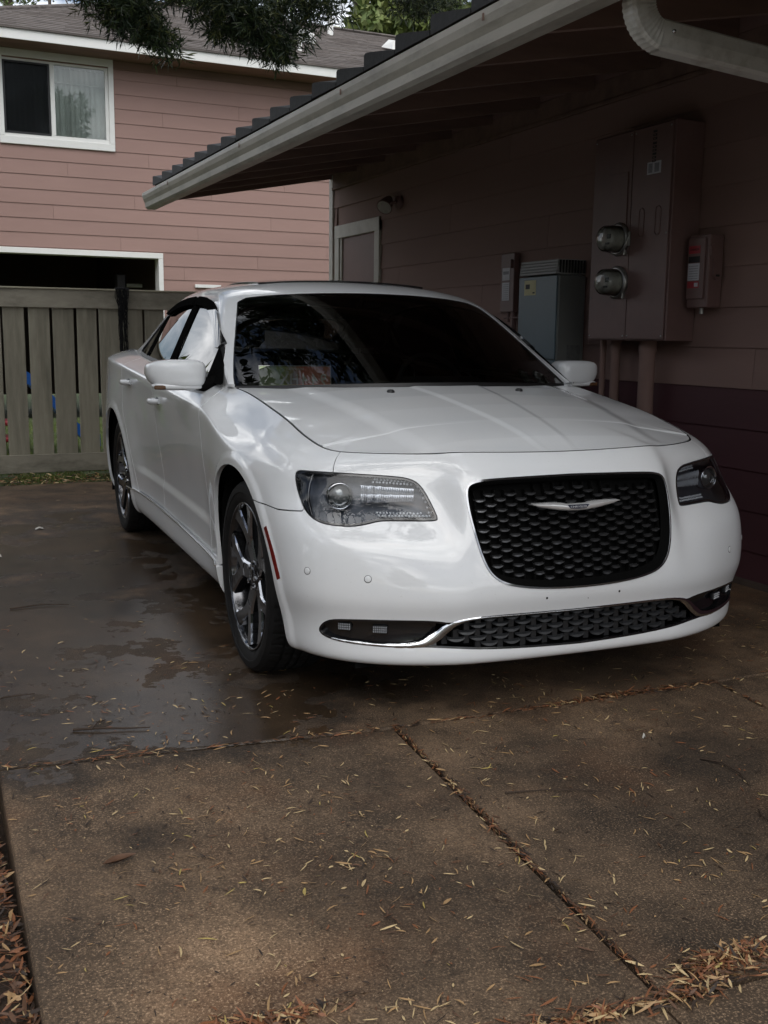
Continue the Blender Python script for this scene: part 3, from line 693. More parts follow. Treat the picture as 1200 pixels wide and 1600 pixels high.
# ---- headlights (one per side)
for sd_ in (1, 0):
    s_ = -1 if sd_ else 1
    lens = surf_obj('headlight', clips(WALL, UZf(fL, g*.5)), M_lens, car, mirror=sd_, flange=0, offset=-.001)
    ring = clips(WALL, UZf(fL, g*.4), lambda V: -(fL(UZ(V))+.0075))
    surf_obj('lens_seal', ring, M_gloss, lens, mirror=sd_, flange=.02, offset=.0004)
    # bowl behind the lens
    bowl = clips(WALL, UZf(fL, -.004))
    V_, Q_, P_ = bowl
    V_ = V_.copy(); d_ = np.clip(-fL(UZ(V_)), 0, .024)/.024
    depth = .010+.062*(1-(1-d_)**2)
    V_[:, :3] -= (V_[:, -3:]*.6+np.array([0, -.4, 0]))*depth[:, None]
    surf_obj('lamp_housing', (V_, Q_, P_), M_lamp_in, lens, mirror=sd_, flange=0)
    # projector
    P0 = Vector((.748*s_, -.562, .742)); ax = Vector((s_*.22, -1, 0)).normalized()
    mb = MB()
    prof = [(-.05, .046), (.0, .046), (.010, .0455), (.014, .043), (.012, .040), (.004, .0385), (.0, .036)]
    mb.lathe(prof, (0, 0, 0), 'y', 40, sgn=-1)
    o = mb.build('projector_ring', M_chrome, lens, loc=P0); o.rotation_euler.z = math.atan2(ax.y, ax.x)+math.pi/2
    mb = MB(); mb.lathe([(-.02, .0375)]+[(.030*math.cos(t)-.012, .0375*math.sin(t)+.0002) for t in np.linspace(math.pi/2, 0, 9)], (0, 0, 0), 'y', 40, sgn=-1)
    mlens = bpy.data.materials.get('projector_glass')
    if not mlens:
        mlens, t_, b_ = nodes('projector_glass'); b_.inputs['Base Color'].default_value = (.20, .21, .20, 1); b_.inputs['Roughness'].default_value = .03; b_.inputs['Metallic'].default_value = .55; b_.inputs['Coat Weight'].default_value = 1
    o = mb.build('projector_lens', mlens, lens, loc=P0); o.rotation_euler.z = math.atan2(ax.y, ax.x)+math.pi/2
    # bulb glow-less reflector block of the turn lamp: ribs
    mb = MB(); nR = 30
    for i in range(nR):
        u_ = .712-(.712-.548)*i/(nR-1); zt = .788-.010*(i/(nR-1)); zb_ = .729+.006*(i/(nR-1))
        q, n_ = onwall(u_, (zt+zb_)/2, -.022, s_); q2, _ = onwall(u_-.0045, (zt+zb_)/2, -.022, s_)
        dx = (q2-q)*.55; h = (zt-zb_)/2; nn = n_*.004
        for k in range(2):
            z0 = -h+2*h*k/2+.0006; z1 = -h+2*h*(k+1)/2-.0006
            vs_ = [q-dx+Vector((0, 0, z0)), q+dx+Vector((0, 0, z0)), q+dx+Vector((0, 0, z1)), q-dx+Vector((0, 0, z1)), q+nn+Vector((0, 0, (z0+z1)/2))]
            mb.add(vs_, [(0, 1, 4), (1, 2, 4), (2, 3, 4), (3, 0, 4), (3, 2, 1, 0)])
    tag(mb.build('indicator_reflector', M_refl, lens), kind='stuff')
    # U shaped strip of small light optics
    path = [(.665, .803), (.545, .797), (.527, .790), (.515, .770), (.505, .735), (.500, .705), (.508, .694), (.540, .694), (.680, .696)]
    pp = []
    for a, b in zip(path[:-1], path[1:]):
        n_ = max(1, int(math.hypot(b[0]-a[0], b[1]-a[1])/.0105))
        pp += [(a[0]+(b[0]-a[0])*k/n_, a[1]+(b[1]-a[1])*k/n_) for k in range(n_)]
    cube = MB(); cube.bbox(-.0036, .0036, -.004, .004, -.0036, .0036, .0018); cme = cube.mesh('optic', M_led)
    mbh = MB()
    for k, (u_, z_) in enumerate(pp):
      for row in (0, 1):
        cx_, cz_ = .60, .745; dx_, dz_ = cx_-u_, cz_-z_; vert = u_ < .522
        q, n_ = onwall(u_+(.0085*row if vert else .0045*row), z_+(0 if vert else (.0085*row*(1 if dz_ > 0 else -1))), -.015-.002*row, s_)
        inst('light_optic', cme, lens, q, (rnd(-.3, .3), rnd(-.3, .3), math.atan2(n_.y, n_.x)+math.pi/2+rnd(-.25, .25)))
    for (a, b) in zip(pp[:-1], pp[1:]):
        qa, na = onwall(a[0], a[1], -.024, s_); qb, nb = onwall(b[0], b[1], -.024, s_); mbh.tube([qa, qb], .0045, 6)
    mbh.build('light_guide', M_lamp_in, lens)
    # divider fin between corner section and projector
    mb = MB(); P_ = [onwall(.905+.018*math.sin((z-.66)*20), z, -.010, s_)[0] for z in np.linspace(.675, .812, 10)]
    mb.tube(P_, .006, 6); mb.build('corner_divider', M_gloss, lens)
    # side reflector in the wheel-arch edge
    yr = [(-.380, .620), (-.420, .570), (-.452, .515), (-.474, .460)]
    mb = MB(); L1 = []; L2 = []
    for (y, z) in chaikin(yr, 1, False):
        u_ = net_u_at(y); a_, n1 = onwall(u_-.021, z+.005, .0012, s_); b_, n2 = onwall(u_-.006, z-.003, .0012, s_); L1.append(a_); L2.append(b_)
    n_ = len(L1)
    vs_ = L1+L2+[p+Vector((-s_*.008, 0, 0)) for p in L1]+[p+Vector((-s_*.008, 0, 0)) for p in L2]
    mb.add(vs_, [(i, i+1, n_+i+1, n_+i) for i in range(n_-1)]+[(i, i+1, 2*n_+i+1, 2*n_+i) for i in range(n_-1)]+[(n_+i, n_+i+1, 3*n_+i+1, 3*n_+i) for i in range(n_-1)])
    mb.build('side_reflector', M_red, b_o)
    # parking sensors
    for (u_, z_) in ((.742, .500), (.945, .512)):
        q, n_ = onwall(u_, z_, 0, s_)
        for r_, nm, m_ in ((.0125, 'sensor_gap', M_black), (.0108, 'parking_sensor', M_paint)):
            mb = MB(); mb.lathe([(-.01, r_), (.0012 if nm != 'sensor_gap' else .0004, r_), ((.0018 if nm != 'sensor_gap' else .0005), r_*.8), ((.002 if nm != 'sensor_gap' else .0006), .0002)], (0, 0, 0), 'z', 20)
            o = mb.build(nm, m_, b_o, loc=q); o.rotation_mode = 'QUATERNION'; o.rotation_quaternion = Vector(n_).to_track_quat('Z', 'Y')

# ---- upper grille
ring = clips(WALL, UZf(fG, -.0015), lambda V: -(fG(UZ(V))+.0042))
gring = surf_obj('grille', ring, M_ringc, car, mirror=2, flange=.012, offset=.003)
tag(gring, 'black scale patterned grille in a thin bright surround')
rim2 = clips(WALL, lambda V: fG(UZ(V))+.0053, lambda V: -(fG(UZ(V))+.021))
V_, Q_, P_ = rim2; V_ = V_.copy(); d_ = np.clip((-fG(UZ(V_))-.0053)/.0157, 0, 1); V_[:, 1] += .032*d_
surf_obj('grille_funnel', (V_, Q_, P_), M_gmat, gring, mirror=2, flange=0)
V_, Q_, P_ = clips(WALL, lambda V: fG(UZ(V))+.002); V_ = V_.copy(); V_[:, 1] += .062
surf_obj('grille_backing', (V_, Q_, P_), M_dark, gring, mirror=2, flange=0)
def blade(w_, h_, d_, name, m_):
    """one scale of the grille: flat top edge, curved lower edge, ledge raked back"""
    mb = MB(); n_ = 8; top = []; bot = []; topb = []; botb = []
    for i in range(n_+1):
        t = -1+2*i/n_; x = t*w_/2
        zt = h_*.30*(abs(t)**3); zb_ = -h_*(1-abs(t)**2.2)*.75+h_*.12*abs(t)
        yo = .35*d_*abs(t)**2
        top.append((x, -d_*.30+yo, zt)); bot.append((x, -d_*.62+yo, zb_)); topb.append((x, d_*.8, zt+h_*.5)); botb.append((x, d_*.4, zb_-h_*.1))
    vs_ = top+bot+topb+botb; m1 = n_+1; fs_ = []
    for i in range(n_):
        fs_ += [(m1+i, m1+i+1, i+1, i), (i, i+1, 2*m1+i+1, 2*m1+i), (m1+i+1, m1+i, 3*m1+i, 3*m1+i+1)]
    mb.add(vs_, fs_, 0, False); return mb.mesh(name, m_)
bl = blade(.042, .0075, .008, 'grille_blade', M_mesh)
webm = MB()
rowz = np.arange(.797, .455, -.0163); nb = 0
for ri, z_ in enumerate(rowz):
    for k in range(-8, 9):
        u_ = (k+.5*(ri % 2))*.0755
        if fG(np.array([[abs(u_), z_]]))[0] > -.031: continue
        q, n_ = onwall(abs(u_), z_, -.032, 1 if u_ > 0 else -1); q.y += .004
        if nb < 295:
            inst('grille_blade', bl, gring, (q.x, q.y, q.z+rnd(-.0004, .0004)), (rnd(-.05, .05), rnd(-.03, .03), math.atan2(n_.y, n_.x)+math.pi/2)); nb += 1
for z_i, z_ in enumerate(rowz[:-1]):
    for k in range(-9, 10):
        for h in (-.25, .25):
            u_ = (k+.5*(z_i % 2)+h)*.0755
            if fG(np.array([[abs(u_), z_-.008]]))[0] > -.022: continue
            q, n_ = onwall(abs(u_), z_, -.036, 1 if u_ > 0 else -1); q2, _ = onwall(abs(u_), z_-.0163, -.036, 1 if u_ > 0 else -1)
            webm.box(q.x-.0022, q.x+.0022, q.y-.004, q.y+.014, q2.z-.001, q.z+.001)
tag(webm.build('grille_webs', M_dark, gring), kind='stuff')

# ---- lower opening
low_o = surf_obj('lower_grille', clips(WALL, lambda V: fB(UZ(V))-.0005, lambda V: -(fB(UZ(V))+.006)), M_gloss, car, mirror=2, flange=.03, offset=.0008)
V_, Q_, P_ = clips(WALL, lambda V: fB(UZ(V))-.002); V_ = V_.copy(); V_[:, 1] += .055; V_[:, 0] *= .985
surf_obj('opening_backing', (V_, Q_, P_), M_dark, low_o, mirror=2, flange=0)
bl2 = blade(.056, .0095, .010, 'lower_blade', M_mesh2)
LG = sdf([(-.2, .366), (.34, .366), (.42, .356), (.455, .338), (.515, .285), (.30, .264), (0, .256), (-.2, .256)])
for ri, z_ in enumerate(np.arange(.355, .262, -.0192)):
    for k in range(-8, 9):
        u_ = (k+.5*(ri % 2))*.082
        if LG(np.array([[abs(u_), z_]]))[0] > -.006: continue
        q, n_ = onwall(abs(u_), z_, -.018, 1 if u_ > 0 else -1)
        inst('lower_blade', bl2, low_o, q, (0, 0, math.atan2(n_.y, n_.x)+math.pi/2), (1.08, 1, 1.12))
mb = MB()
for ri, z_ in enumerate(np.arange(.355, .262, -.0192)):
    for k in range(-8, 9):
        u_ = (k+.5*(ri % 2)+.5)*.082
        if LG(np.array([[abs(u_), z_]]))[0] > -.003: continue
        q, n_ = onwall(abs(u_), z_, -.024, 1 if u_ > 0 else -1); mb.box(q.x-.010, q.x+.010, q.y-.002, q.y+.010, q.z-.016, q.z+.010)
tag(mb.build('lower_webs', M_black, low_o), kind='stuff')
for s_ in (-1, 1):
    # fog lamp pocket: gloss panel with two lamps
    fp_ = clips(WALL, lambda V: fB(UZ(V))+.004, lambda V: .52-V[:, 3])
    V_, Q_, P_ = fp_; V_ = V_.copy(); d_ = np.clip((-fB(UZ(V_)))/.03, 0, 1); V_[:, :3] -= V_[:, -3:]*(.006+.022*d_)[:, None]
    fog = surf_obj('fog_lamp_panel', (V_, Q_, P_), M_gloss, low_o, mirror=1 if s_ < 0 else 0, flange=0)
    for u_, z_, w_ in ((.823, .330, 1.), (.700, .326, 1.12)):
        q, n_ = onwall(u_, z_, -.017, s_)
        mb = MB(); mb.bbox(-.022*w_, .022*w_, -.008, .008, -.013, .013, .005, 0)
        for k in range(7):
            for j in range(3):
                xx = (-.018+.006*k)*w_; zz = -.0078+.0078*j
                mb.add([(xx-.0022, -.0082, zz-.003), (xx+.0022, -.0082, zz-.003), (xx+.0022, -.0082, zz+.003), (xx-.0022, -.0082, zz+.003), (xx, -.0125, zz)], [(0, 1, 4), (1, 2, 4), (2, 3, 4), (3, 0, 4)], 1)
        o = mb.build('fog_lamp', [M_mesh2, M_refl], low_o, loc=q); o.rotation_euler.z = math.atan2(n_.y, n_.x)+math.pi/2
    # bright swoosh: along the fog bottom, up, and along the top of the grille
    key = [(.868, .291, .0035), (.80, .284, .0045), (.72, .280, .006), (.64, .2785, .0075), (.575, .283, .010), (.545, .293, .014), (.515, .313, .0155), (.488, .334, .0135), (.46, .351, .010), (.42, .362, .006), (.36, .3695, .0042), (.22, .3695, .0038), (.0, .3685, .0038)]
    kk = []
    for a, b in zip(key[:-1], key[1:]):
        for t in np.linspace(0, 1, 6, endpoint=False): kk.append([a[i]*(1-t)+b[i]*t for i in range(3)])
    kk.append(list(key[-1])); ka = np.array(kk)
    for _ in range(6): ka[1:-1] = (ka[:-2]+2*ka[1:-1]+ka[2:])/4
    mb = MB(); vs_ = []; m_ = 5
    for i, (u_, z_, w_) in enumerate(ka):
        a_ = ka[max(i-1, 0)]; b_ = ka[min(i+1, len(ka)-1)]; t_ = np.array([b_[0]-a_[0], b_[1]-a_[1]]); t_ /= np.linalg.norm(t_); nn = np.array([-t_[1], t_[0]])
        for j in range(m_):
            f_ = -1+2*j/(m_-1); q, n_ = onwall(max(u_+nn[0]*w_*f_, 0), z_+nn[1]*w_*f_, .0035*(1-abs(f_)**3)-.001*abs(f_)-.004*0, s_)
            if i == len(ka)-1: q.x = 0
            vs_.append(q)
    mb.add(vs_, [(i*m_+j, (i+1)*m_+j, (i+1)*m_+j+1, i*m_+j+1) for i in range(len(ka)-1) for j in range(m_-1)], 0, True)
    mb.build('chrome_swoosh', M_chrome, low_o)
# number plate screw holes
for x_, z_ in ((-.142, .422), (.142, .422), (.02, .408)):
    q, n_ = onwall(abs(x_), z_, .0006, 1 if x_ > 0 else -1); mb = MB(); mb.lathe([(0, .004 if abs(x_) > .1 else .0018), (.0008, .0002)], q, 'y', 10, sgn=-1); mb.build('screw_hole', M_dark, b_o)

# ---- winged emblem
em = empty('wing_emblem', onwall(0, .713, -.006)[0], 0, car); em.scale = (1.04, 1, 1.03)
half = [(0, .0075), (.034, .0075), (.052, .0115), (.075, .0135), (.11, .0145), (.155, .0140), (.163, .0120), (.158, .0080), (.14, .0015), (.105, -.0045), (.070, -.010), (.035, -.0135), (0, -.0145)]
def winghalf(s_):
    top = [p for p in half[:7]]; bot = half[7:][::-1]
    mb = MB(); n_ = 28; us = [half[6][0]*k/n_ for k in range(n_+1)]
    tz = [np.interp(u, [p[0] for p in top], [p[1] for p in top]) for u in us]; bz = [np.interp(u, [p[0] for p in bot], [p[1] for p in bot]) for u in us]
    bz[-1] = tz[-1]-.003
    vs_ = []; m_ = 7
    for u, a, b in zip(us, tz, bz):
        for j in range(m_):
            f = j/(m_-1); z = b*(1-f)+a*f; bul = .0085*(1-abs(2*f-1)**2.2)+(.003 if (f > .6 and u > .03) else 0)
            vs_.append((s_*u, -bul-.004+.13*u*u+.30*z, z))
    for u, a, b in zip(us, tz, bz): vs_.append((s_*u, .010+.13*u*u, b)); vs_.append((s_*u, .010+.13*u*u, a))
    base = (n_+1)*m_
    fs_ = [(i*m_+j, (i+1)*m_+j, (i+1)*m_+j+1, i*m_+j+1) for i in range(n_) for j in range(m_-1)]
    fs_ += [(i*m_, base+2*i, base+2*i+2, (i+1)*m_) for i in range(n_)]+[(i*m_+m_-1, (i+1)*m_+m_-1, base+2*i+3, base+2*i+1) for i in range(n_)]
    mb.add(vs_, fs_, 0, True); return mb.build('wing', M_embl, em)
winghalf(1); winghalf(-1)
mb = MB(); pl = [(-.040, .0050), (-.030, -.0055), (0, -.0075), (.030, -.0055), (.040, .0050), (.036, .0058), (-.036, .0058)]
mb.prism(pl, .003, 'xz', -.0158); M_navy = mat('emblem_navy', (.010, .014, .045), .2, var=.1, coat=1); mb.build('name_badge', M_navy, em)
def text(name, s, size, m_, parent, loc, rot, ext=.0006, sx=1., bold=0., align='CENTER'):
    cu = bpy.data.curves.new(name, 'FONT'); cu.body = s; cu.size = size; cu.extrude = ext; cu.align_x = align; cu.align_y = 'CENTER'; cu.offset = bold
    cu.materials.append(m_); tmp = bpy.data.objects.new(name, cu); COL.objects.link(tmp); me = bpy.data.meshes.new_from_object(tmp); COL.objects.unlink(tmp); bpy.data.objects.remove(tmp); me.materials.clear(); me.materials.append(m_); o = bpy.data.objects.new(name, me); o.location = loc; o.rotation_euler = rot; o.scale = (sx, 1, 1); return link(o, parent)
text('lettering', 'CHRYSLER', .0092, M_embl, em, (0, -.0165, -.0008), (math.pi/2, 0, 0), sx=1.45, bold=.00008)

# ---- wheels
tyreR, XO = .364, .930
def tyre_mesh():
    mb = MB(); n_ = 216; W2 = .1225
    prof = [(-W2+.018, .282, 0), (-W2+.006, .300, 0), (-W2, .325, 0), (-W2+.004, .345, 0), (-W2+.018, .3585, 0), (-W2+.032, .3625, 1), (-.062, .3635, 1), (-.060, .355, 0), (-.052, .355, 0), (-.050, .364, 1), (-.022, .364, 1), (-.020, .355, 0), (-.011, .355, 0), (-.009, .364, 1),
            (.009, .364, 1), (.011, .355, 0), (.020, .355, 0), (.022, .364, 1), (.050, .364, 1), (.052, .355, 0), (.060, .355, 0), (.062, .3635, 1), (W2-.032, .3625, 1), (W2-.018, .3585, 0), (W2-.004, .345, 0), (W2, .325, 0), (W2-.001, .318, 0), (W2-.0035, .3165, 0), (W2-.006, .300, 0), (W2-.014, .288, 0), (W2-.020, .278, 0)]
    vs_ = []
    for a, r, tr in prof:
        for k in range(n_):
            t = 2*math.pi*k/n_; rr = r-(.0065 if (tr and (k+int(abs(a)*90)) % 5 == 0) else 0)
            vs_.append((a, rr*math.cos(t), rr*math.sin(t)))
    mb.add(vs_, [(i*n_+k, i*n_+(k+1) % n_, (i+1)*n_+(k+1) % n_, (i+1)*n_+k) for i in range(len(prof)-1) for k in range(n_)], 0, False)
    me = mb.mesh('tyre', M_rubber); 
    me.polygons.foreach_set('use_smooth', [True]*len(me.polygons)); me.set_sharp_from_angle(angle=math.radians(28)); return me
TY = tyre_mesh()
def rim_mesh():
    """outer side is +x, origin at the wheel centre, outer sidewall plane x=.1225"""
    mb = MB(); xo = .1225-.012
    mb.lathe([(xo-.012, .2835), (xo, .2815), (xo+.002, .2775), (xo-.002, .273), (xo-.016, .268), (xo-.04, .262), (xo-.12, .250), (-.10, .250), (-.11, .268)], (0, 0, 0), 'x', 96)
    return mb.mesh('rim_barrel', M_darkchrome)
def spoke_mesh():
    mb = MB(); xo = .1225-.014
    def bar(pts, ws, ds):
        # pts (r, theta), cross-section: chamfered face, deep sides
        vs_ = []; m_ = 6
        P = [Vector((0, r*math.sin(t), r*math.cos(t))) for r, t in pts]
        for i, p in enumerate(P):
            d = (P[min(i+1, len(P)-1)]-P[max(i-1, 0)]).normalized(); s_ = Vector((0, d.z, -d.y)); x_ = ds[i]; w_ = ws[i]
            for a, b in ((-1, -.040), (-1, -.007), (-.80, 0), (.80, 0), (1, -.007), (1, -.040)):
                q = p+s_*(w_*a); vs_.append((x_+b, q.y, q.z))
        for j in range(m_-1): mb.add(vs_, [(i*m_+j, i*m_+j+1, (i+1)*m_+j+1, (i+1)*m_+j) for i in range(len(P)-1)], 1 if j in (1, 3) else 0)
        mb.add(vs_, [[j for j in range(m_)], [(len(P)-1)*m_+j for j in range(m_)][::-1]])
    bar([(.040, 0), (.075, 0), (.110, 0), (.140, 0), (.158, 0)], [.034, .034, .034, .037, .046], [xo-.030, xo-.026, xo-.022, xo-.020, xo-.019])
    for s_ in (-1, 1):
        bar([(.128, s_*.05), (.160, s_*.12), (.195, s_*.215), (.230, s_*.290), (.262, s_*.330), (.272, s_*.345)], [.024, .024, .023, .026, .034, .040], [xo-.0195, xo-.018, xo-.015, xo-.011, xo-.006, xo-.004])
    return mb.mesh('spoke', [M_darkchrome, M_edge], recalc=False)
RM, SPK = rim_mesh(), spoke_mesh()
mb = MB(); xo = .1225-.014
mb.lathe([(xo-.05, .062), (xo-.030, .060), (xo-.024, .052), (xo-.026, .036), (xo-.022, .033), (xo-.018, .030), (xo-.016, .0005)], (0, 0, 0), 'x', 40); HUB = mb.mesh('hub', M_darkchrome)
mb = MB(); mb.lathe([(xo-.075, .175), (xo-.062, .175), (xo-.060, .172), (xo-.060, .085), (xo-.055, .080), (xo-.050, .0005)], (0, 0, 0), 'x', 64); DISC = mb.mesh('brake_disc', M_disc)
mb = MB(); mb.lathe([(-.02, .0105), (.008, .0100), (.010, .0085), (.010, .0003)], (0, 0, 0), 'x', 6, smooth=False); NUT = mb.mesh('wheel_nut', M_chrome)
mb = MB(); mb.bbox(-.03, .02, -.05, .05, -.085, .085, .012); CAL = mb.mesh('brake_caliper', M_black)
mb = MB()
for s_ in (-1, 1): mb.prism([(s_*.004, -.002), (s_*.021, .004), (s_*.022, .001), (s_*.006, -.007)], .002, 'yz', xo-.0165)
CAP = mb.mesh('cap_emblem', M_chrome)
mb = MB(); mb.lathe([(-.06, .25), (-.055, .0005)], (0, 0, 0), 'x', 48); BACKP = mb.mesh('brake_shield', M_dark)
for s_ in (-1, 1):
    for yc, ph in ((0, .30), (3.05, .9)):
        wl = empty('wheel', (s_*(XO-.1225), yc, tyreR-.003), 0, car); wl.rotation_euler = (ph, 0, 0 if s_ > 0 else math.pi)
        inst('tyre', TY, wl); inst('rim_barrel', RM, wl); inst('hub', HUB, wl); inst('brake_disc', DISC, wl); inst('cap_emblem', CAP, wl); inst('brake_shield', BACKP, wl)
        inst('brake_caliper', CAL, wl, (xo-.06, .14*math.cos(2.6-ph), .14*math.sin(2.6-ph)), (2.6-ph, 0, 0))
        for k in range(5):
            a = 2*math.pi*k/5; inst('spoke', SPK, wl, rot=(a, 0, 0)); b = a+math.pi/5
            inst('wheel_nut', NUT, wl, (xo-.024, .046*math.sin(b), .046*math.cos(b)))

# ---- door mirrors
def superell(c_, rad, e1, e2, nu=36, nv=20, warp=None):
    mb = MB(); vs_ = []
    sp = lambda t, e: math.copysign(abs(t)**e, t)
    for j in range(nv+1):
        ph = -math.pi/2+math.pi*j/nv
        for i in range(nu):
            th = 2*math.pi*i/nu
            p = Vector((rad[0]*sp(math.cos(ph), e1)*sp(math.cos(th), e2), rad[1]*sp(math.cos(ph), e1)*sp(math.sin(th), e2), rad[2]*sp(math.sin(ph), e1)))
            if warp: p = warp(p)
            vs_.append(p+Vector(c_))
    mb.add(vs_, [(j*nu+i, j*nu+(i+1) % nu, (j+1)*nu+(i+1) % nu, (j+1)*nu+i) for j in range(nv) for i in range(nu)], 0, True); return mb
for s_ in (-1, 1):
    c_ = (s_*1.010, .795, 1.092)
    def wp(p, s_=s_):
        q = p.copy(); k = (p.x*s_)/.125      # -1 inner .. 1 outer
        q.z *= 1.0-.16*max(0, k)**2; q.y += .035*max(0, k)**2; 
        if p.z < 0: q.x -= s_*.018*(p.z/-.062)*(1 if k > 0 else -.3)
        return q
    mo = superell(c_, (.126, .070, .062), .44, .50, warp=wp).build('door_mirror', M_paint, parts['door', 1 if s_ < 0 else 0])
    superell((c_[0], c_[1]+.020, c_[2]), (.108, .058, .050), .5, .5).build('mirror_glass', M_gloss, mo)
    mb = MB(); mb.tube([(s_*.84, .76, 1.055), (s_*.89, .775, 1.045), (s_*.935, .785, 1.05)], [.034, .030, .026], 12); mb.build('mirror_stalk', M_gmat, mo)
    superell((s_*1.005, .79, 1.040), (.112, .058, .018), .7, .7).build('lower_cover', M_paint, mo)
    mb = MB(); mb.bbox(s_*1.085-.03, s_*1.085+.022, .735, .745, 1.028, 1.046, .006); mb.build('mirror_lamp', mat('mirror_lamp_amber', (.10, .045, .02), .2, coat=1), mo)
    mb = MB(); mb.add([(s_*.862, .60, 1.052), (s_*.868, .86, 1.058), (s_*.80, .86, 1.215), (s_*.815, .72, 1.135), (s_*.85, .60, 1.06)], [(0, 1, 2, 3, 4)]); mb.build('mirror_sail', M_gmat, mo)

# ---- door handles
for s_ in (-1, 1):
    for y_, z_, d_ in ((1.60, .928, 'door'), (2.43, .985, 'rdoor')):
        q, n_ = onwall(net_u_at(y_), z_, 0, s_); q2, _ = onwall(net_u_at(y_-.085), z_, 0, s_); q3, _ = onwall(net_u_at(y_+.085), z_, 0, s_)
        mb = MB(); pts = []; rs = []
        for t in np.linspace(-1, 1, 11):
            b = q*(1-abs(t))+(q2 if t < 0 else q3)*abs(t); pts.append(b+n_*(.036-.030*abs(t)**3)); rs.append(.0165-.004*abs(t)**2)
        mb.tube(pts, rs, 10); ho = mb.build('door_handle', M_paint, parts[d_, 1 if s_ < 0 else 0])
        superell(q-n_*.001, (.004, .044, .022), .8, .8).build('handle_recess', M_lamp_in, ho)

# ---- cabin
mb = MB(); mb.bbox(-.74, .74, .62, 1.05, .88, 1.045, .04); mb.bbox(-.70, .70, .42, .66, .97, 1.035, .02); mb.bbox(.12, .60, .98, 1.10, .98, 1.065, .03); mb.build('dashboard', M_int, car)
for x_ in (-.38, .38):
    mb = MB(); mb.bbox(x_-.26, x_+.26, 1.55, 2.05, .45, .62, .05); mb.bbox(x_-.25, x_+.25, 1.98, 2.14, .55, 1.16, .07); st = mb.build('front_seat', M_int, car)
    mb = MB(); mb.bbox(x_-.13, x_+.13, 2.02, 2.12, 1.19, 1.36, .04); mb.tube([(x_-.05, 2.07, 1.1), (x_-.05, 2.07, 1.22)], .008, 6); mb.tube([(x_+.05, 2.07, 1.1), (x_+.05, 2.07, 1.22)], .008, 6); mb.build('headrest', M_int, st)
mb = MB(); mb.bbox(-.66, .66, 2.9, 3.1, .5, 1.10, .07); mb.bbox(-.66, .66, 2.5, 3.0, .42, .62, .05); mb.build('rear_seat', M_int, car)
mb = MB(); mb.box(-.80, .80, .6, 3.3, .24, .30); mb.build('cabin_floor', M_int, car)
mb = MB(); R_ = .185
pts = [(.38+R_*math.cos(t), 1.16+.10*math.sin(t)*0+.075*math.sin(t), .985+R_*math.sin(t)) for t in np.linspace(0, 2*math.pi, 33)]
mb.tube(pts, .0135, 8, cap=False); mb.bbox(.31, .45, 1.15, 1.18, .94, 1.02, .02)
for a in (0, math.pi, -math.pi/2): mb.tube([(.38, 1.165, .98), (.38+R_*math.cos(a), 1.16+.075*math.sin(a), .985+R_*math.sin(a))], .012, 6)
mb.build('steering_wheel', mat('leather_black', (.03, .03, .03), .5, var=.1), car)
mb = MB(); mb.bbox(-.12, .12, 1.215, 1.24, 1.345, 1.405, .015); mb.tube([(0, 1.22, 1.40), (0, 1.16, 1.455)], .01, 8); mb.build('rear_view_mirror', M_int, car)
# number plate standing on the dash: loose, a thing of its own
def ramp_plate():
    m, t, b = nodes('rainbow_plate'); l = t.links.new; tc_ = N(t, 'ShaderNodeTexCoord'); sx = N(t, 'ShaderNodeSeparateXYZ'); l(tc_.outputs['Object'], sx.inputs[0])
    mr = N(t, 'ShaderNodeMapRange'); mr.inputs[1].default_value = -.152; mr.inputs[2].default_value = .152; l(sx.outputs[0], mr.inputs[0])
    cr_ = N(t, 'ShaderNodeValToRGB'); e = cr_.color_ramp.elements; e[0].color = (.55, .66, .40, 1); e[0].position = 0; e[1].position = 1; e[1].color = (.80, .34, .22, 1)
    x = e.new(.32); x.color = (.42, .52, .16, 1); x = e.new(.5); x.color = (.50, .30, .14, 1); x = e.new(.62); x.color = (.80, .20, .12, 1)
    l(mr.outputs[0], cr_.inputs[0]); l(cr_.outputs[0], b.inputs['Base Color']); b.inputs['Roughness'].default_value = .35; return m
M_plate = ramp_plate()
M_letter = mat('plate_letters', (.92, .86, .74), .5, var=.1); M_pframe = mat('plate_frame', (.55, .55, .52), .4, var=.1)
pl_e = empty('number_plate', (0, 0, 0)); tag(pl_e, 'green and orange number plate standing on the dashboard behind the windscreen', 'number plate')
PLATE_AT = Vector((-.545, .56, 1.078)); Rz = Matrix.Rotation(HY, 3, 'Z')
pl_e.location = Rz @ PLATE_AT; pl_e.rotation_euler = (math.radians(-14), 0, HY+math.radians(-14))
mb = MB(); mb.bbox(-.152, .152, -.001, .0015, -.055, .055, .001); mb.build('plate_sheet', M_plate, pl_e)
mb = MB(); mb.box(-.155, .155, -.003, .002, .055, .058); mb.box(-.155, .155, -.003, .002, -.058, -.055); mb.box(-.155, -.152, -.003, .002, -.055, .055); mb.box(.152, .155, -.003, .002, -.055, .055); mb.build('plate_rim', M_pframe, pl_e)
for ch, x_, fl_ in (('X', -.045, 1), ('H', -.004, 1), ('4', .040, -1), ('4', .083, -1), ('9', .122, -1)):
    text('plate_character', ch, .066, M_letter, pl_e, (x_, -.0016, -.004), (math.pi/2, 0, 0), .0006, sx=.82*fl_, bold=.0012)
text('plate_heading', 'HAWAII', .014, M_letter, pl_e, (.0, -.0016, .042), (math.pi/2, 0, 0), .0004, sx=-1.5)
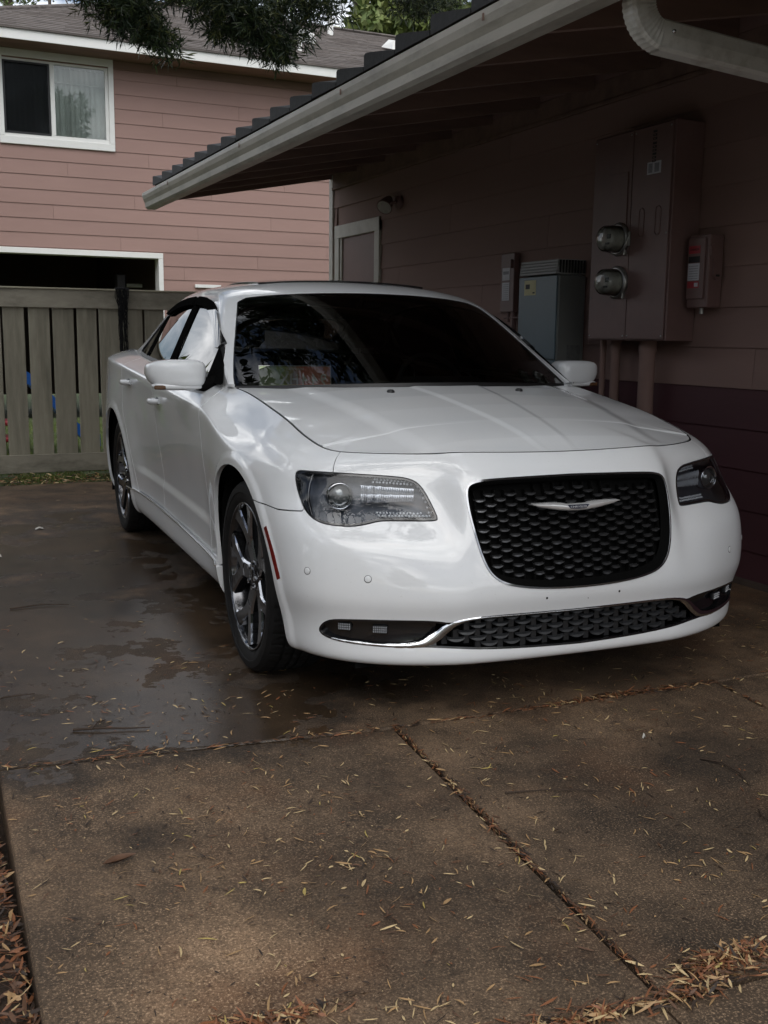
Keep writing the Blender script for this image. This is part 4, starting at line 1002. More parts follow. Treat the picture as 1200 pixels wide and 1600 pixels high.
# ================================================================== HOUSE, FENCE, GROUND
XW, YEND = 1.95, 6.22
M_sid = mat('brown_siding', (.275, .172, .145), .75, var=.10, scale=3, stretch=(1, .15, 1), bump=.0012, bscale=26, rndtint=.05)
M_sid_low = mat('maroon_siding', (.085, .030, .036), .72, var=.10, scale=3, stretch=(1, .15, 1), bump=.0012, bscale=26, rndtint=.05)
M_pink = mat('pink_siding', (.34, .215, .185), .75, var=.055, scale=1.6, stretch=(.25, 1, 1), bump=.0010, bscale=20, rndtint=.035, dirt=(.23, .14, .12), dirt_amt=.28, dscale=1.1)
M_trim = mat('off_white_trim', (.62, .60, .54), .5, var=.06, scale=4, dirt=(.30, .27, .2), dirt_amt=.3, dscale=5)
M_gut = mat('weathered_gutter', (.41, .38, .32), .42, var=.12, scale=5, stretch=(1, .3, 1), dirt=(.20, .185, .15), dirt_amt=.6, dscale=9)
M_box = mat('painted_steel_brown', (.180, .106, .094), .5, var=.08, scale=8)
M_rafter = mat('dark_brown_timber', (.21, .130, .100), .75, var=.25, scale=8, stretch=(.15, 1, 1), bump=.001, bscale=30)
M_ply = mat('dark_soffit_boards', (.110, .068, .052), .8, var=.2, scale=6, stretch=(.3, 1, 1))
M_shake = mat('dark_roof_tile', (.030, .031, .033), .75, var=.3, scale=9, bump=.002, bscale=40, rndtint=.2)
near = empty('brown_house', (XW, 2, 0)); tag(near, 'brown sided house wall under a deep open eave beside the car', 'house')
near_o = Vector((XW, 2, 0))
def H(mb, name, m_, parent=near, **k):
    o = mb.build(name, m_, None, **k); o.parent = parent
    o.matrix_parent_inverse = Matrix.Translation(-Vector(parent_world(parent))); HSET.add(o.name); return o
HSET = set()
def parent_world(p):
    v = Vector((0, 0, 0))
    while p is not None:
        if p.name in HSET: return v
        v += Vector(p.location); p = p.parent
    return v
def lapboard(mb, y0, y1, z0, z1, X, nrm=-1, axis='y'):
    """one lap-siding board; X is the wall plane, board butt stands 14 mm proud at its lower edge"""
    a, b = .017, .006
    prof = [(0, z0), (a, z0), (a+.0004, z0+.004), (b, z1+.012), (0, z1+.012)]
    n_ = len(prof); vs_ = []
    for yy in (y0, y1):
        for d, z in prof: vs_.append((X+nrm*d, yy, z) if axis == 'y' else (yy, X+nrm*d, z))
    mb.add(vs_, [list(range(n_)), list(range(n_, 2*n_))[::-1]]+[(i, (i+1) % n_, n_+(i+1) % n_, n_+i) for i in range(n_)])
# near wall boards. siding courses: exposure .21, maroon below z = 1.013
courses = [1.013+.2105*k for k in range(-5, 9)]
Y0N = -4.0
for k, z0 in enumerate(courses):
    z1 = z0+.2105; m_ = M_sid_low if z0 < 1.0 else M_sid
    cuts = [Y0N]+[c_ for c_ in (Y0N+1.2+(k*1.37) % 3.6+3.66*j for j in range(4)) if c_ < YEND-.4]+[YEND-.0]
    for a, b in zip(cuts[:-1], cuts[1:]):
        for s0, s1 in (((a, min(b, 5.05)), (max(a, 6.09), b)) if z0 < 2.3 else ((a, b),)):
            if s1-s0 < .02: continue
            mb = MB(); lapboard(mb, s0+.0012, s1-.0012, z0, min(z1, 2.80), XW); H(mb, 'siding_board', m_)
mb = MB(); mb.box(XW+.002, XW+.12, Y0N, YEND-.01, -.05, 3.2); mb.box(XW+.002, 6.5, YEND-.12, YEND-.01, -.05, 2.75); H(mb, 'wall_core', M_sid)
mb = MB(); mb.bbox(XW-.030, XW+.10, YEND-.06, YEND+.03, 0, 2.80, .003); H(mb, 'corner_board', M_trim)
mb = MB(); mb.bbox(XW-.030, XW, Y0N, YEND-.065, 2.66, 2.80, .003); mb.bbox(XW-.042, XW-.031, Y0N, YEND-.065, 2.655, 2.68, .002); H(mb, 'frieze_board', M_rafter)
mb = MB(); mb.box(XW-.06, XW+.1, Y0N, YEND, -.06, .02); H(mb, 'foundation_strip', mat('dirty_concrete_edge', (.10, .07, .055), .9, var=.3))
# door
dr = MB(); dr.bbox(XW-.006, XW+.03, 5.185, 5.944, .02, 2.19, .002); dobj = H(dr, 'entry_door', mat('brown_door', (.22, .125, .11), .5, var=.06))
for a in ((XW-.036, XW+.02, 5.05, 5.155, 0, 2.30), (XW-.036, XW+.02, 5.985, 6.09, 0, 2.30), (XW-.038, XW+.02, 5.05, 6.09, 2.19, 2.31), (XW-.022, XW+.02, 5.156, 5.185, 0, 2.19), (XW-.022, XW+.02, 5.944, 5.984, 0, 2.19)):
    mb = MB(); mb.bbox(*a, .003); H(mb, 'door_trim', M_trim, dobj)
# rafters, deck boards, gutter
SL = .19
def zr(x): return 2.45+(x-.25)*SL               # underside of the rafters
k = 0
ys = [YEND-.02-.61*i for i in range(0, 18)]
for i, y in enumerate(ys):
    mb = MB(); x0, x1 = .235, XW+.05; hgt = .135
    vs_ = [(x0, y-.02, zr(x0)), (x1, y-.02, zr(x1)), (x1, y-.02, zr(x1)+hgt), (x0, y-.02, zr(x0)+hgt)]; vs_ += [(a, b+.04, c_) for a, b, c_ in vs_]
    mb.add(vs_, [(0, 1, 2, 3), (7, 6, 5, 4), (0, 4, 5, 1), (1, 5, 6, 2), (2, 6, 7, 3), (3, 7, 4, 0)]); H(mb, 'rafter', M_rafter)
    if i < len(ys)-1:
        mb = MB(); mb.box(XW-.03, XW+.0, ys[i+1]+.021, y-.021, 2.801, 2.93); H(mb, 'rafter_blocking', M_sid)
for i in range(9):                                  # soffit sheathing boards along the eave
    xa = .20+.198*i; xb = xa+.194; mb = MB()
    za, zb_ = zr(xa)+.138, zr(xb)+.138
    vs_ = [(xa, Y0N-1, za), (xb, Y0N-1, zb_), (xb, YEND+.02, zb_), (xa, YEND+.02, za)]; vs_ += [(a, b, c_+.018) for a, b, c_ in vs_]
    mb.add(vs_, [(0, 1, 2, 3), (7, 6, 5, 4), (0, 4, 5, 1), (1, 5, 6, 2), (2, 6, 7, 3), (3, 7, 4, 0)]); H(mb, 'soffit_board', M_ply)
mb = MB(); xa, xb = .19, 6.5; vs_ = [(xa, Y0N-1, zr(xa)+.160), (xb, Y0N-1, zr(xb)+.160), (xb, YEND+.03, zr(xb)+.160), (xa, YEND+.03, zr(xa)+.160)]; vs_ += [(a, b, c_+.02) for a, b, c_ in vs_]
mb.add(vs_, [(0, 1, 2, 3), (7, 6, 5, 4), (0, 4, 5, 1), (1, 5, 6, 2), (2, 6, 7, 3), (3, 7, 4, 0)]); H(mb, 'roof', M_shake)
mb = MB(); mb.bbox(.215, .234, Y0N-1, YEND+.03, 2.44, 2.595, .002); H(mb, 'fascia', M_rafter)
tileme = MB()
for (x0, x1, zz) in ((.0, .42, .0),):
    vs_ = []
    for y_, lift in ((0, .0), (.34, .0)): pass
def tile():
    mb = MB(); n_ = 6; Wd = .355; Ln = .42
    prof = [(0, .062), (.015, .070), (.07, .064), (.20, .040), (.32, .016), (Wd, .010)]
    vs_ = []
    for x_ in (0, Ln):
        for y_, z_ in prof: vs_.append((x_, Wd-y_, z_+x_*SL+(.0 if x_ == 0 else .006)))
        for y_, z_ in prof: vs_.append((x_, Wd-y_, -.012+x_*SL))
    for i in range(n_-1):
        fs_ = []
    N2 = 2*n_; fs_ = [(i, i+1, N2+i+1, N2+i) for i in range(n_-1)]+[(n_+i+1, n_+i, N2+n_+i, N2+n_+i+1) for i in range(n_-1)]
    fs_ += [(i+1, i, n_+i, n_+i+1) for i in range(n_-1)]+[(0, n_, N2+n_, N2), (n_-1, N2+n_-1, N2+2*n_-1, 2*n_-1)]
    mb.add(vs_, fs_); return mb.mesh('roof_tile', M_shake)
TM = tile()
for r_ in range(3):
    for i in range(26):
        y_ = 6.22-.3665*i-.355
        o = inst('roof_tile', TM, near, Vector((.175+r_*.34, y_+.0, zr(.175)+.165+r_*.34*SL+r_*.006))-near_o, (rnd(-.01, .01), rnd(-.006, .006), 0))
# gutter: K-style profile swept along the eave, open top
gprof = [(.215, 2.545), (.213, 2.405), (.205, 2.385), (.135, 2.385), (.118, 2.402), (.112, 2.440), (.098, 2.470), (.090, 2.500), (.090, 2.525), (.100, 2.532), (.108, 2.526), (.108, 2.515), (.106, 2.500), (.112, 2.472), (.126, 2.440), (.132, 2.405), (.14, 2.398), (.200, 2.398), (.204, 2.545)]
mb = MB(); n_ = len(gprof); ysg = [YEND+.06, 2.1, -.9, Y0N-1]
for a, b in zip(ysg[:-1], ysg[1:]):
    vs_ = [(x, a, z) for x, z in gprof]+[(x, b+.0015, z-.0) for x, z in gprof]
    mb.add(vs_, [(i, (i+1) % n_, n_+(i+1) % n_, n_+i) for i in range(n_)])
gut = H(mb, 'gutter', M_gut)
mb = MB(); mb.prism([p for p in gprof[:11]], .004, 'xz', YEND+.060); H(mb, 'gutter_end_cap', M_gut, gut)
for y_ in (5.3, 3.3, 1.55, .1):
    mb = MB(); mb.box(.087, .0905, y_, y_+.012, 2.485, 2.512); H(mb, 'hanger_mark', M_rafter, gut)
# downspout: drops from the gutter, elbows and runs back to the wall
def rectpipe(pts, w2, d2, name, m_, corr=0.):
    mb = MB(); vs_ = []; n_ = 20
    P = [Vector(p) for p in pts]
    for i, p in enumerate(P):
        d = (P[min(i+1, len(P)-1)]-P[max(i-1, 0)]).normalized(); s_ = Vector((0, 1, 0)); t = d.cross(s_).normalized(); s_ = t.cross(d).normalized()
        k_ = 1.+(corr*(i % 2) if 1 < i < len(P)-2 else 0)
        for j in range(n_):
            a = 2*math.pi*j/n_; ca, sa = math.cos(a), math.sin(a); e = .42
            q = p+s_*(math.copysign(abs(ca)**e, ca)*w2*k_*(1-.06*(j % 2)))+t*(math.copysign(abs(sa)**e, sa)*d2*k_*(1-.06*(j % 2))); vs_.append(q)
    mb.add(vs_, [(i*n_+j, i*n_+(j+1) % n_, (i+1)*n_+(j+1) % n_, (i+1)*n_+j) for i in range(len(P)-1) for j in range(n_)]); return H(mb, name, m_)
yd = -.64
arc = [(.262+.105*(1-math.cos(a)), yd, 2.385-.105*math.sin(a)) for a in np.linspace(0, math.radians(86), 23)]
M_spout = mat('pale_downspout', (.56, .54, .49), .38, var=.10, scale=5, dirt=(.26, .23, .18), dirt_amt=.55, dscale=11)
DSE = None
rectpipe([(.262, yd, 2.46), (.262, yd, 2.41)]+arc, .040, .050, 'downspout_elbow', M_spout, .05)
e_ = Vector(arc[-1]); dv = Vector((math.sin(math.radians(86)), 0, -math.cos(math.radians(86))))
rectpipe([e_-dv*.02, e_+dv*.3, e_+dv*.9, e_+dv*1.56], .043, .0535, 'downspout', M_spout)
mb = MB(); q = e_+dv*.02; mb.lathe([(-.004, .007), (.004, .006), (.005, .0003)], (q.x, yd-.046, q.z+.012), 'y', 8, sgn=-1); H(mb, 'screw', M_chrome)

# ---- electric cabinet on the wall, with its meters
panel = empty('meter_cabinet', (1.83, 1.28, 1.25)); tag(panel, 'tall brown steel electric cabinet with two round glass meters', 'electric cabinet')
po = Vector((1.83, 1.28, 1.25))
mb = MB(); mb.bbox(1.742, 1.935, .915, 1.625, 1.254, 2.412, .004); H(mb, 'cabinet_body', M_box, panel)
mb = MB(); mb.bbox(1.734, 1.741, .930, 1.255, 1.262, 2.404, .002); H(mb, 'cabinet_door', M_box, panel)
mb = MB(); mb.bbox(1.735, 1.741, 1.262, 1.615, 1.262, 2.404, .002); H(mb, 'cabinet_door', M_box, panel)
mb = MB(); mb.bbox(1.729, 1.734, 1.29, 1.46, 1.905, 2.19, .002); H(mb, 'breaker_cover', M_box, panel)
for y_ in (1.16, 1.02):
    mb = MB(); pts = [(1.733, y_+.022*math.cos(a), 1.90+.022*math.sin(a)*1+(.055 if math.sin(a) > 0 else -.055)) for a in np.linspace(0, 2*math.pi, 17)]
    mb.tube(pts, .003, 5, cap=False); H(mb, 'knockout_outline', M_box, panel)
M_glassm = glass('meter_glass', (.9, .9, .88), .85, .02, 1.5); M_dial = mat('meter_dial', (.55, .55, .5), .4, var=.15, scale=30, dirt=(.2, .2, .18), dirt_amt=.7, dscale=30)
M_steel = mat('dull_steel', (.38, .37, .35), .35, .8, var=.2, scale=12)
for z_ in (1.823, 1.582):
    yc = 1.345; mt = empty('electric_meter', (0, 0, 0)); mt.parent = panel; mt.location = Vector((1.734, yc, z_))-po
    mb = MB(); mb.lathe([(0, .092), (.012, .094), (.020, .090), (.026, .082), (.026, .078)], (0, 0, 0), 'x', 40, sgn=-1); mb.build('meter_ring', M_steel, mt)
    mb = MB(); mb.lathe([(.02, .077), (.085, .074), (.112, .070), (.124, .058), (.128, .03), (.129, .0004)], (0, 0, 0), 'x', 40, sgn=-1); mb.build('meter_glass', M_glassm, mt)
    mb = MB(); mb.lathe([(.02, .070), (.060, .070), (.062, .060), (.084, .060), (.085, .0004)], (0, 0, 0), 'x', 32, sgn=-1); mb.build('meter_dial', M_dial, mt)
    mb = MB(); mb.box(-.0875, -.0865, -.030, .005, .0, .026); mb.box(-.0875, -.0865, -.02, .02, -.032, -.02); mb.build('dial_display', M_black, mt)
    mb = MB(); mb.tube([(-.03, .095, .045), (-.03, .135, .045)], .004, 6); mb.bbox(-.045, -.02, .075, .10, -.055, -.028, .004); mb.bbox(-.03, -.01, -.085, -.072, -.095, -.06, .004); mb.build('meter_lock', M_steel, mt)
M_white_l = mat('label_white', (.55, .55, .58), .5, var=.08, scale=20); M_red_l = mat('label_red', (.38, .03, .04), .5, var=.1); M_ink = mat('label_ink', (.01, .01, .01), .6, var=.1)
M_grey_l = mat('label_grey_print', (.22, .22, .24), .5, var=.3, scale=40)
mb = MB(); mb.box(1.7325, 1.7338, 1.015, 1.13, 2.15, 2.215, 0); mb.box(1.7318, 1.7324, 1.03, 1.068, 2.158, 2.205, 1); mb.box(1.7318, 1.7324, 1.085, 1.12, 2.158, 2.207, 1); H(mb, 'small_label', [M_white_l, M_grey_l], panel)
mb = MB()
for i in range(9):
    z_ = 2.372-.0185*i-(.006 if i > 2 else 0)
    mb.box(1.7322, 1.7338, 1.062, 1.092, z_-.006, z_+.006)
    if i % 3: mb.box(1.7316, 1.7321, 1.070, 1.084, z_-.0022, z_+.0022, 1)
H(mb, 'vertical_marking', [M_ink, M_box], panel)
mb = MB(); mb.box(1.731, 1.7338, 1.37, 1.43, 1.865, 1.885); H(mb, 'cover_latch', M_ink, panel)
for y_, r_ in ((1.625, .018), (1.50, .028), (1.205, .046)):
    mb = MB(); mb.tube([(1.86, y_, -.02), (1.86, y_, 1.253)], r_, 16); mb.tube([(1.86, y_, 1.19), (1.86, y_, 1.2535)], r_*1.12, 16); H(mb, 'conduit', M_sid, panel)
for y_, z_ in ((.945, 2.385), (1.24, 2.385), (.945, 1.28), (1.24, 1.28), (1.28, 2.385), (1.60, 2.385), (1.28, 1.28), (1.60, 1.28), (.945, 1.83), (1.60, 1.50)):
    mb = MB(); mb.lathe([(-.001, .006), (.003, .0055), (.0035, .0004)], (1.735, y_, z_), 'x', 8, sgn=-1); H(mb, 'panel_screw', M_steel, panel)
mb = MB(); mb.bbox(1.722, 1.734, 1.245, 1.262, 1.78, 1.86, .003); mb.tube([(1.722, 1.253, 1.84), (1.712, 1.253, 1.83), (1.712, 1.253, 1.80)], .004, 6); H(mb, 'door_latch', M_steel, panel)
# disconnect switch
dsc = empty('disconnect_switch', (1.89, .79, 1.43)); tag(dsc, 'small brown disconnect box with red and white stickers and side lever, right of cabinet', 'switch box')
mb = MB(); mb.bbox(1.838, 1.932, .715, .875, 1.432, 1.812, .005); H(mb, 'switch_body', M_box, dsc)
mb = MB(); mb.bbox(1.828, 1.837, .742, .872, 1.478, 1.795, .003); H(mb, 'switch_door', M_box, dsc)
mb = MB(); mb.box(1.8265, 1.8278, .775, .862, 1.715, 1.755, 0); mb.box(1.8265, 1.8278, .775, .862, 1.668, 1.700, 1); mb.box(1.8265, 1.8278, .775, .862, 1.575, 1.664, 2); mb.box(1.8265, 1.8278, .775, .862, 1.535, 1.570, 0); mb.box(1.8258, 1.8264, .780, .808, 1.542, 1.562, 2)
for i in range(6): mb.box(1.8258, 1.8264, .785, .855, 1.583+.013*i, 1.586+.013*i, 3)
H(mb, 'warning_stickers', [M_red_l, M_ink, M_white_l, M_grey_l], dsc)
text('sticker_word', 'DANGER', .017, M_ink, None, (0, 0, 0), (0, 0, 0)).parent = dsc
tw = [o for o in COL.objects if o.name.startswith('sticker_word')][-1]; tw.location = Vector((1.8262, .818, 1.735))-Vector((1.89, .79, 1.43)); tw.rotation_euler = (math.pi/2, 0, -math.pi/2); tw['label'] = 'black word on red sticker'
mb = MB(); mb.prism([(1.83, 1.75), (1.86, 1.765), (1.90, 1.69), (1.915, 1.60), (1.905, 1.575), (1.875, 1.575), (1.858, 1.60), (1.860, 1.66), (1.84, 1.70)], -.018, 'xz', .7145); H(mb, 'switch_lever', M_box, dsc)
mb = MB(); mb.box(1.872, 1.896, .6945, .696, 1.592, 1.603); H(mb, 'lever_slot', M_ink, dsc)
mb = MB(); mb.tube([(1.88, .80, 1.40), (1.88, .80, 1.432)], .012, 10); H(mb, 'cable_gland', M_steel, dsc)
# water heater cabinet
M_blue = mat('blue_grey_enamel', (.10, .145, .17), .4, var=.08, scale=4); M_greym = mat('grey_enamel', (.16, .165, .155), .45, var=.08, scale=4); M_lou = mat('pale_louvre', (.33, .33, .32), .5, var=.08)
wh = empty('water_heater', (1.84, 2.14, 0)); tag(wh, 'blue grey wall unit with pale louvred top and yellow sticker', 'heater cabinet')
mb = MB(); mb.bbox(1.722, 1.93, 1.925, 2.365, .30, 1.655, .01); H(mb, 'heater_case', M_greym, wh)
mb = MB(); mb.bbox(1.710, 1.7215, 1.930, 2.368, 1.13, 1.650, .003); H(mb, 'front_panel', M_blue, wh)
mb = MB(); mb.bbox(1.710, 1.7215, 1.930, 2.368, .30, 1.125, .003); H(mb, 'lower_panel', M_blue, wh)
for i in range(5):
    mb = MB(); z_ = 1.660+.0185*i; mb.bbox(1.706+.003*i, 1.93, 1.935, 2.362, z_, z_+.0165, .003); H(mb, 'louvre', M_lou, wh)
for i in range(9):
    mb = MB(); x_ = 1.728+.0225*i; mb.box(x_, x_+.012, 1.928, 1.934, 1.668, 1.745); H(mb, 'side_slot', M_ink, wh)
mb = MB(); mb.box(1.7085, 1.7098, 2.165, 2.30, 1.535, 1.63, 0); mb.box(1.7078, 1.7084, 2.235, 2.285, 1.575, 1.605, 1); mb.box(1.7078, 1.7084, 2.175, 2.20, 1.545, 1.555, 1); H(mb, 'yellow_sticker', [mat('sticker_yellow', (.55, .50, .25), .5, var=.1), M_ink], wh)
mb = MB(); mb.box(1.80, 1.90, 1.9225, 1.9248, 1.12, 1.22); H(mb, 'side_label', mat('faint_label', (.115, .12, .115), .5, var=.3, scale=40), wh)
# small meter box
sb = empty('junction_box', (1.91, 2.81, 1.43)); tag(sb, 'narrow brown switch box with white papers, left of the blue grey unit', 'switch box')
mb = MB(); mb.bbox(1.885, 1.932, 2.72, 2.895, 1.44, 1.845, .004); H(mb, 'box_body', M_box, sb)
mb = MB(); mb.box(1.8835, 1.8848, 2.775, 2.87, 1.52, 1.645, 0); mb.box(1.8835, 1.8848, 2.775, 2.87, 1.66, 1.745, 0)
for i in range(8): mb.box(1.8828, 1.8834, 2.785, 2.86, 1.53+.014*i, 1.534+.014*i, 1)
mb.box(1.8828, 1.8834, 2.785, 2.86, 1.70, 1.722, 1); H(mb, 'white_papers', [M_white_l, M_grey_l], sb)
mb = MB(); mb.prism([(2.735, 1.80), (2.79, 1.785), (2.76, 1.745), (2.735, 1.74)], -.02, 'yz', 1.885); mb.tube([(1.90, 2.80, 1.37), (1.90, 2.80, 1.44)], .010, 8); mb.tube([(1.90, 2.66, 1.40), (1.90, 2.86, 1.40)], .006, 8); mb.tube([(1.91, 2.745, .1), (1.91, 2.745, 1.44)], .018, 10); H(mb, 'box_fittings', M_box, sb)
# flood lamp by the door
fl_ = empty('wall_lamp', (1.93, 4.78, 2.37)); tag(fl_, 'small unlit flood lamp on the wall above the door corner', 'wall lamp')
mb = MB(); mb.lathe([(0, .055), (.03, .05), (.035, .0004)], (1.932, 4.66, 2.39), 'x', 20, sgn=-1); H(mb, 'lamp_base', M_box, fl_)
mb = MB(); mb.tube([(1.90, 4.66, 2.39), (1.86, 4.70, 2.38)], .014, 8); H(mb, 'lamp_arm', M_box, fl_)
mb = MB(); d_ = Vector((-.45, -.35, -.5)).normalized()
q0 = Vector((1.875, 4.79, 2.405)); mb.tube([q0-d_*.05, q0-d_*.01, q0+d_*.05, q0+d_*.085], [.026, .045, .062, .070], 20); H(mb, 'lamp_head', M_box, fl_)
mb = MB(); mb.tube([q0+d_*.0855, q0+d_*.089], [.063, .05], 20); H(mb, 'lamp_lens', M_dial, fl_)

# ================================================================== FENCE
FY = 6.15
M_fence = mat('weathered_grey_boards', (.34, .315, .245), .85, var=.22, scale=7, stretch=(3, 3, .35), bump=.0015, bscale=50, rndtint=.09, dirt=(.17, .16, .12), dirt_amt=.7, dscale=2.6)
M_rail = mat('weathered_grey_rail', (.36, .33, .265), .85, var=.2, scale=7, stretch=(.6, 3, 1.6), bump=.0015, bscale=50, rndtint=.06, dirt=(.13, .12, .09), dirt_amt=.75, dscale=4.)
fe = empty('wooden_fence', (-1, FY, 0)); tag(fe, 'weathered grey board fence with gaps, running behind the car', 'fence')
mb = MB(); mb.bbox(-6.5, 1.93, FY-.030, FY+.0, 1.477, 1.636, .003); H(mb, 'top_rail', M_rail, fe)
mb = MB(); mb.bbox(-6.5, 1.93, FY-.028, FY+.0, .015, .178, .003); H(mb, 'bottom_rail', M_rail, fe)
mb = MB(); mb.bbox(-6.5, 1.93, FY-.045, FY+.05, 1.637, 1.652, .003); H(mb, 'cap_rail', mat('cap_rail_pale', (.42, .39, .29), .8, var=.15), fe)
pitch_f = .2065
for i in range(-24, 14):
    x0 = -1.178+pitch_f*i; x1 = x0+.178
    if x1 > 1.92: break
    mb = MB(); t_ = rnd(-.006, .006); w_ = rnd(-.005, .004); mb.bbox(x0+t_, x1+t_+w_, FY+.003, FY+rnd(.018, .024), .03, 1.60, .003)
    for zz in (.10, 1.55): mb.box((x0+x1)/2-.003+t_, (x0+x1)/2+.003+t_, FY+.0, FY+.003, zz, zz+.006)
    mb.v = [(x_+(z_-.8)*t_*.8, y_, z_) for x_, y_, z_ in mb.v]; o = H(mb, 'fence_board', M_fence, fe)
for x_ in (-5.6, -3.4, .62):
    mb = MB(); mb.bbox(x_, x_+.09, FY+.024, FY+.114, -.1, 1.63, .004); H(mb, 'fence_post', M_rail, fe)
# black net hung over the rail
mb = MB(); random.seed(3)
for k in range(52):
    x_ = -.155+rnd(-.062, .062); zt = 1.655; zl = rnd(.98, 1.50) if k % 3 else rnd(.9, 1.05); ph = rnd(0, 6.3); sg = rnd(.003, .012); yo = FY-.036-rnd(.0, .05)
    pts = [(x_+.0, FY+.03, zt), (x_, yo-.01, zt+.005)]
    for j in range(1, 12):
        t = j/11; pts.append((-.145+(x_+.145)*(1-.45*math.sin(t*2.4))+sg*math.sin(ph+t*14), yo-.012*math.sin(ph+t*9), zt+(zl-zt)*t))
    mb.tube(pts, rnd(.0016, .0034), 4, cap=False)
mb.tube([(-.215, FY-.05, 1.66), (-.15, FY-.052, 1.665), (-.09, FY-.05, 1.66)], .006, 5)
net = mb.build('black_netting', mat('black_netting', (.008, .008, .009), .8, var=.2)); tag(net, 'bundle of black netting draped over the fence top beside the car', 'netting')

# ================================================================== FAR BUILDING
FD = 13.05
fb = empty('pink_building', (2, FD, 0)); tag(fb, 'two storey pink sided building with white framed window and grey shingle roof', 'building')
fo = Vector((2, FD, 0))
WX0, WX1, WZ0, WZ1 = -.395, 1.10, 4.06, 5.18
GX0, GX1, GZ = -.80, 1.792, 2.408
z0 = .02; k = 0
while z0 < 5.2:
    z1 = z0+.2075; ztop = min(z1, 5.28)
    cuts = [-.95]+[c_ for c_ in (-.95+.9+(k*1.21+.35) % 3.4+3.4*j for j in range(5)) if c_ < 8.7]+[9.0]
    for a, b in zip(cuts[:-1], cuts[1:]):
        segs = [(a, b)]
        def cut(segs, lo, hi): 
            r = []
            for p, q in segs:
                if p < lo: r.append((p, min(q, lo)))
                if q > hi: r.append((max(p, hi), q))
            return r
        if z0 < GZ+.05: segs = cut(segs, GX0-.07, GX1+.07)
        if z1 > WZ0-.08 and z0 < WZ1+.06: segs = cut(segs, WX0-.07, WX1+.07)
        for p, q in segs:
            if q-p < .03: continue
            mb = MB(); lapboard(mb, p+.0015, q-.0015, z0, ztop, FD, -1, 'x'); H(mb, 'siding_board', M_pink, fb)
    z0 = z1; k += 1
mb = MB(); mb.box(-.94, GX0-.02, FD+.001, FD+.2, 0, 5.3); mb.box(GX1+.02, 9, FD+.001, FD+.2, 0, 5.3); mb.box(GX0-.02, GX1+.02, FD+.001, FD+.2, GZ+.02, WZ0-.06)
mb.box(-.94, WX0-.05, FD+.003, FD+.2, WZ0-.06, 5.3); mb.box(WX1+.05, GX1+.02, FD+.003, FD+.2, WZ0-.06, 5.3); mb.box(8.9, 9.0, FD+.2, 21, 0, 5.3); mb.box(-.94, -.86, FD+.2, 21, 0, 5.3); H(mb, 'wall_core', M_pink, fb)
M_wtrim = mat('white_trim', (.82, .82, .79), .45, var=.04, scale=3, dirt=(.55, .52, .45), dirt_amt=.2, dscale=3)
win = MB()
for a in ((WX0-.07, WX1+.075, FD-.045, FD+.05, WZ1-.02, WZ1+.085), (WX0-.07, WX1+.075, FD-.045, FD+.05, WZ0-.105, WZ0), (WX1, WX1+.075, FD-.046, FD+.05, WZ0, WZ1-.02), (WX0-.07, WX0, FD-.046, FD+.05, WZ0, WZ1-.02)):
    win.bbox(*a, .004)
win = H(win, 'window', M_wtrim, fb)
wf = [(WX0+.001, WX1-.001, WZ0+.001, WZ0+.055), (WX0+.001, WX1-.001, WZ1-.07, WZ1-.021), (WX1-.05, WX1-.001, WZ0+.056, WZ1-.071), (.262, .325, WZ0+.056, WZ1-.071)]
for a in wf:
    mb = MB(); mb.bbox(a[0], a[1], FD-.022, FD+.04, a[2], a[3], .003); H(mb, 'sash', M_wtrim, win)
mb = MB(); mb.bbox(WX0, .255, FD-.030, FD-.018, WZ0+.045, WZ0+.075, .002); mb.bbox(WX0, .255, FD-.030, FD-.018, WZ1-.10, WZ1-.074, .002); mb.bbox(.228, .256, FD-.030, FD-.018, WZ0+.076, WZ1-.101, .002); mb.bbox(WX0+.002, WX0+.03, FD-.030, FD-.018, WZ0+.076, WZ1-.101, .002); H(mb, 'screen_frame', M_black, win)
def screen_mat():
    m, t, b = nodes('insect_screen'); t.nodes.remove(b); l = t.links.new; o = t.nodes['Material Output']
    tr = N(t, 'ShaderNodeBsdfTransparent'); tr.inputs[0].default_value = (.30, .31, .32, 1); df = N(t, 'ShaderNodeBsdfDiffuse'); df.inputs[0].default_value = (.02, .02, .022, 1); mx_ = N(t, 'ShaderNodeMixShader'); mx_.inputs[0].default_value = .35
    l(tr.outputs[0], mx_.inputs[1]); l(df.outputs[0], mx_.inputs[2]); l(mx_.outputs[0], o.inputs[0]); return m
mb = MB(); mb.add([(WX0, FD-.024, WZ0+.05), (.24, FD-.024, WZ0+.05), (.24, FD-.024, WZ1-.08), (WX0, FD-.024, WZ1-.08)], [(0, 1, 2, 3)]); H(mb, 'insect_screen', screen_mat(), win, recalc=False)
M_pane = glass('window_pane', (.92, .95, .94), .9, .0, 1.55)
mb = MB(); mb.box(WX0, .26, FD+.008, FD+.012, WZ0+.04, WZ1-.06); H(mb, 'pane', M_pane, win)
mb = MB(); mb.box(.325, WX1-.05, FD-.004, FD-.0, WZ0+.05, WZ1-.06); H(mb, 'pane', M_pane, win)
M_blind = mat('vertical_blind_fabric', (.78, .80, .76), .8, var=.08, rndtint=.10)
mb = MB(); mb.add([(-.048, 0, 0), (0, .006, 0), (.048, 0, 0), (.048, 0, 1), (0, .006, 1), (-.048, 0, 1)], [(0, 1, 4, 5), (1, 2, 3, 4)]); BLM = mb.mesh('blind_slat', M_blind, recalc=False)
xx = WX0+.03
while xx < WX1-.05:
    inst('blind_slat', BLM, win, Vector((xx, FD+.075, WZ0+.03)), (0, 0, rnd(.35, .6)), (1, 1, WZ1-WZ0-.10)); xx += .074
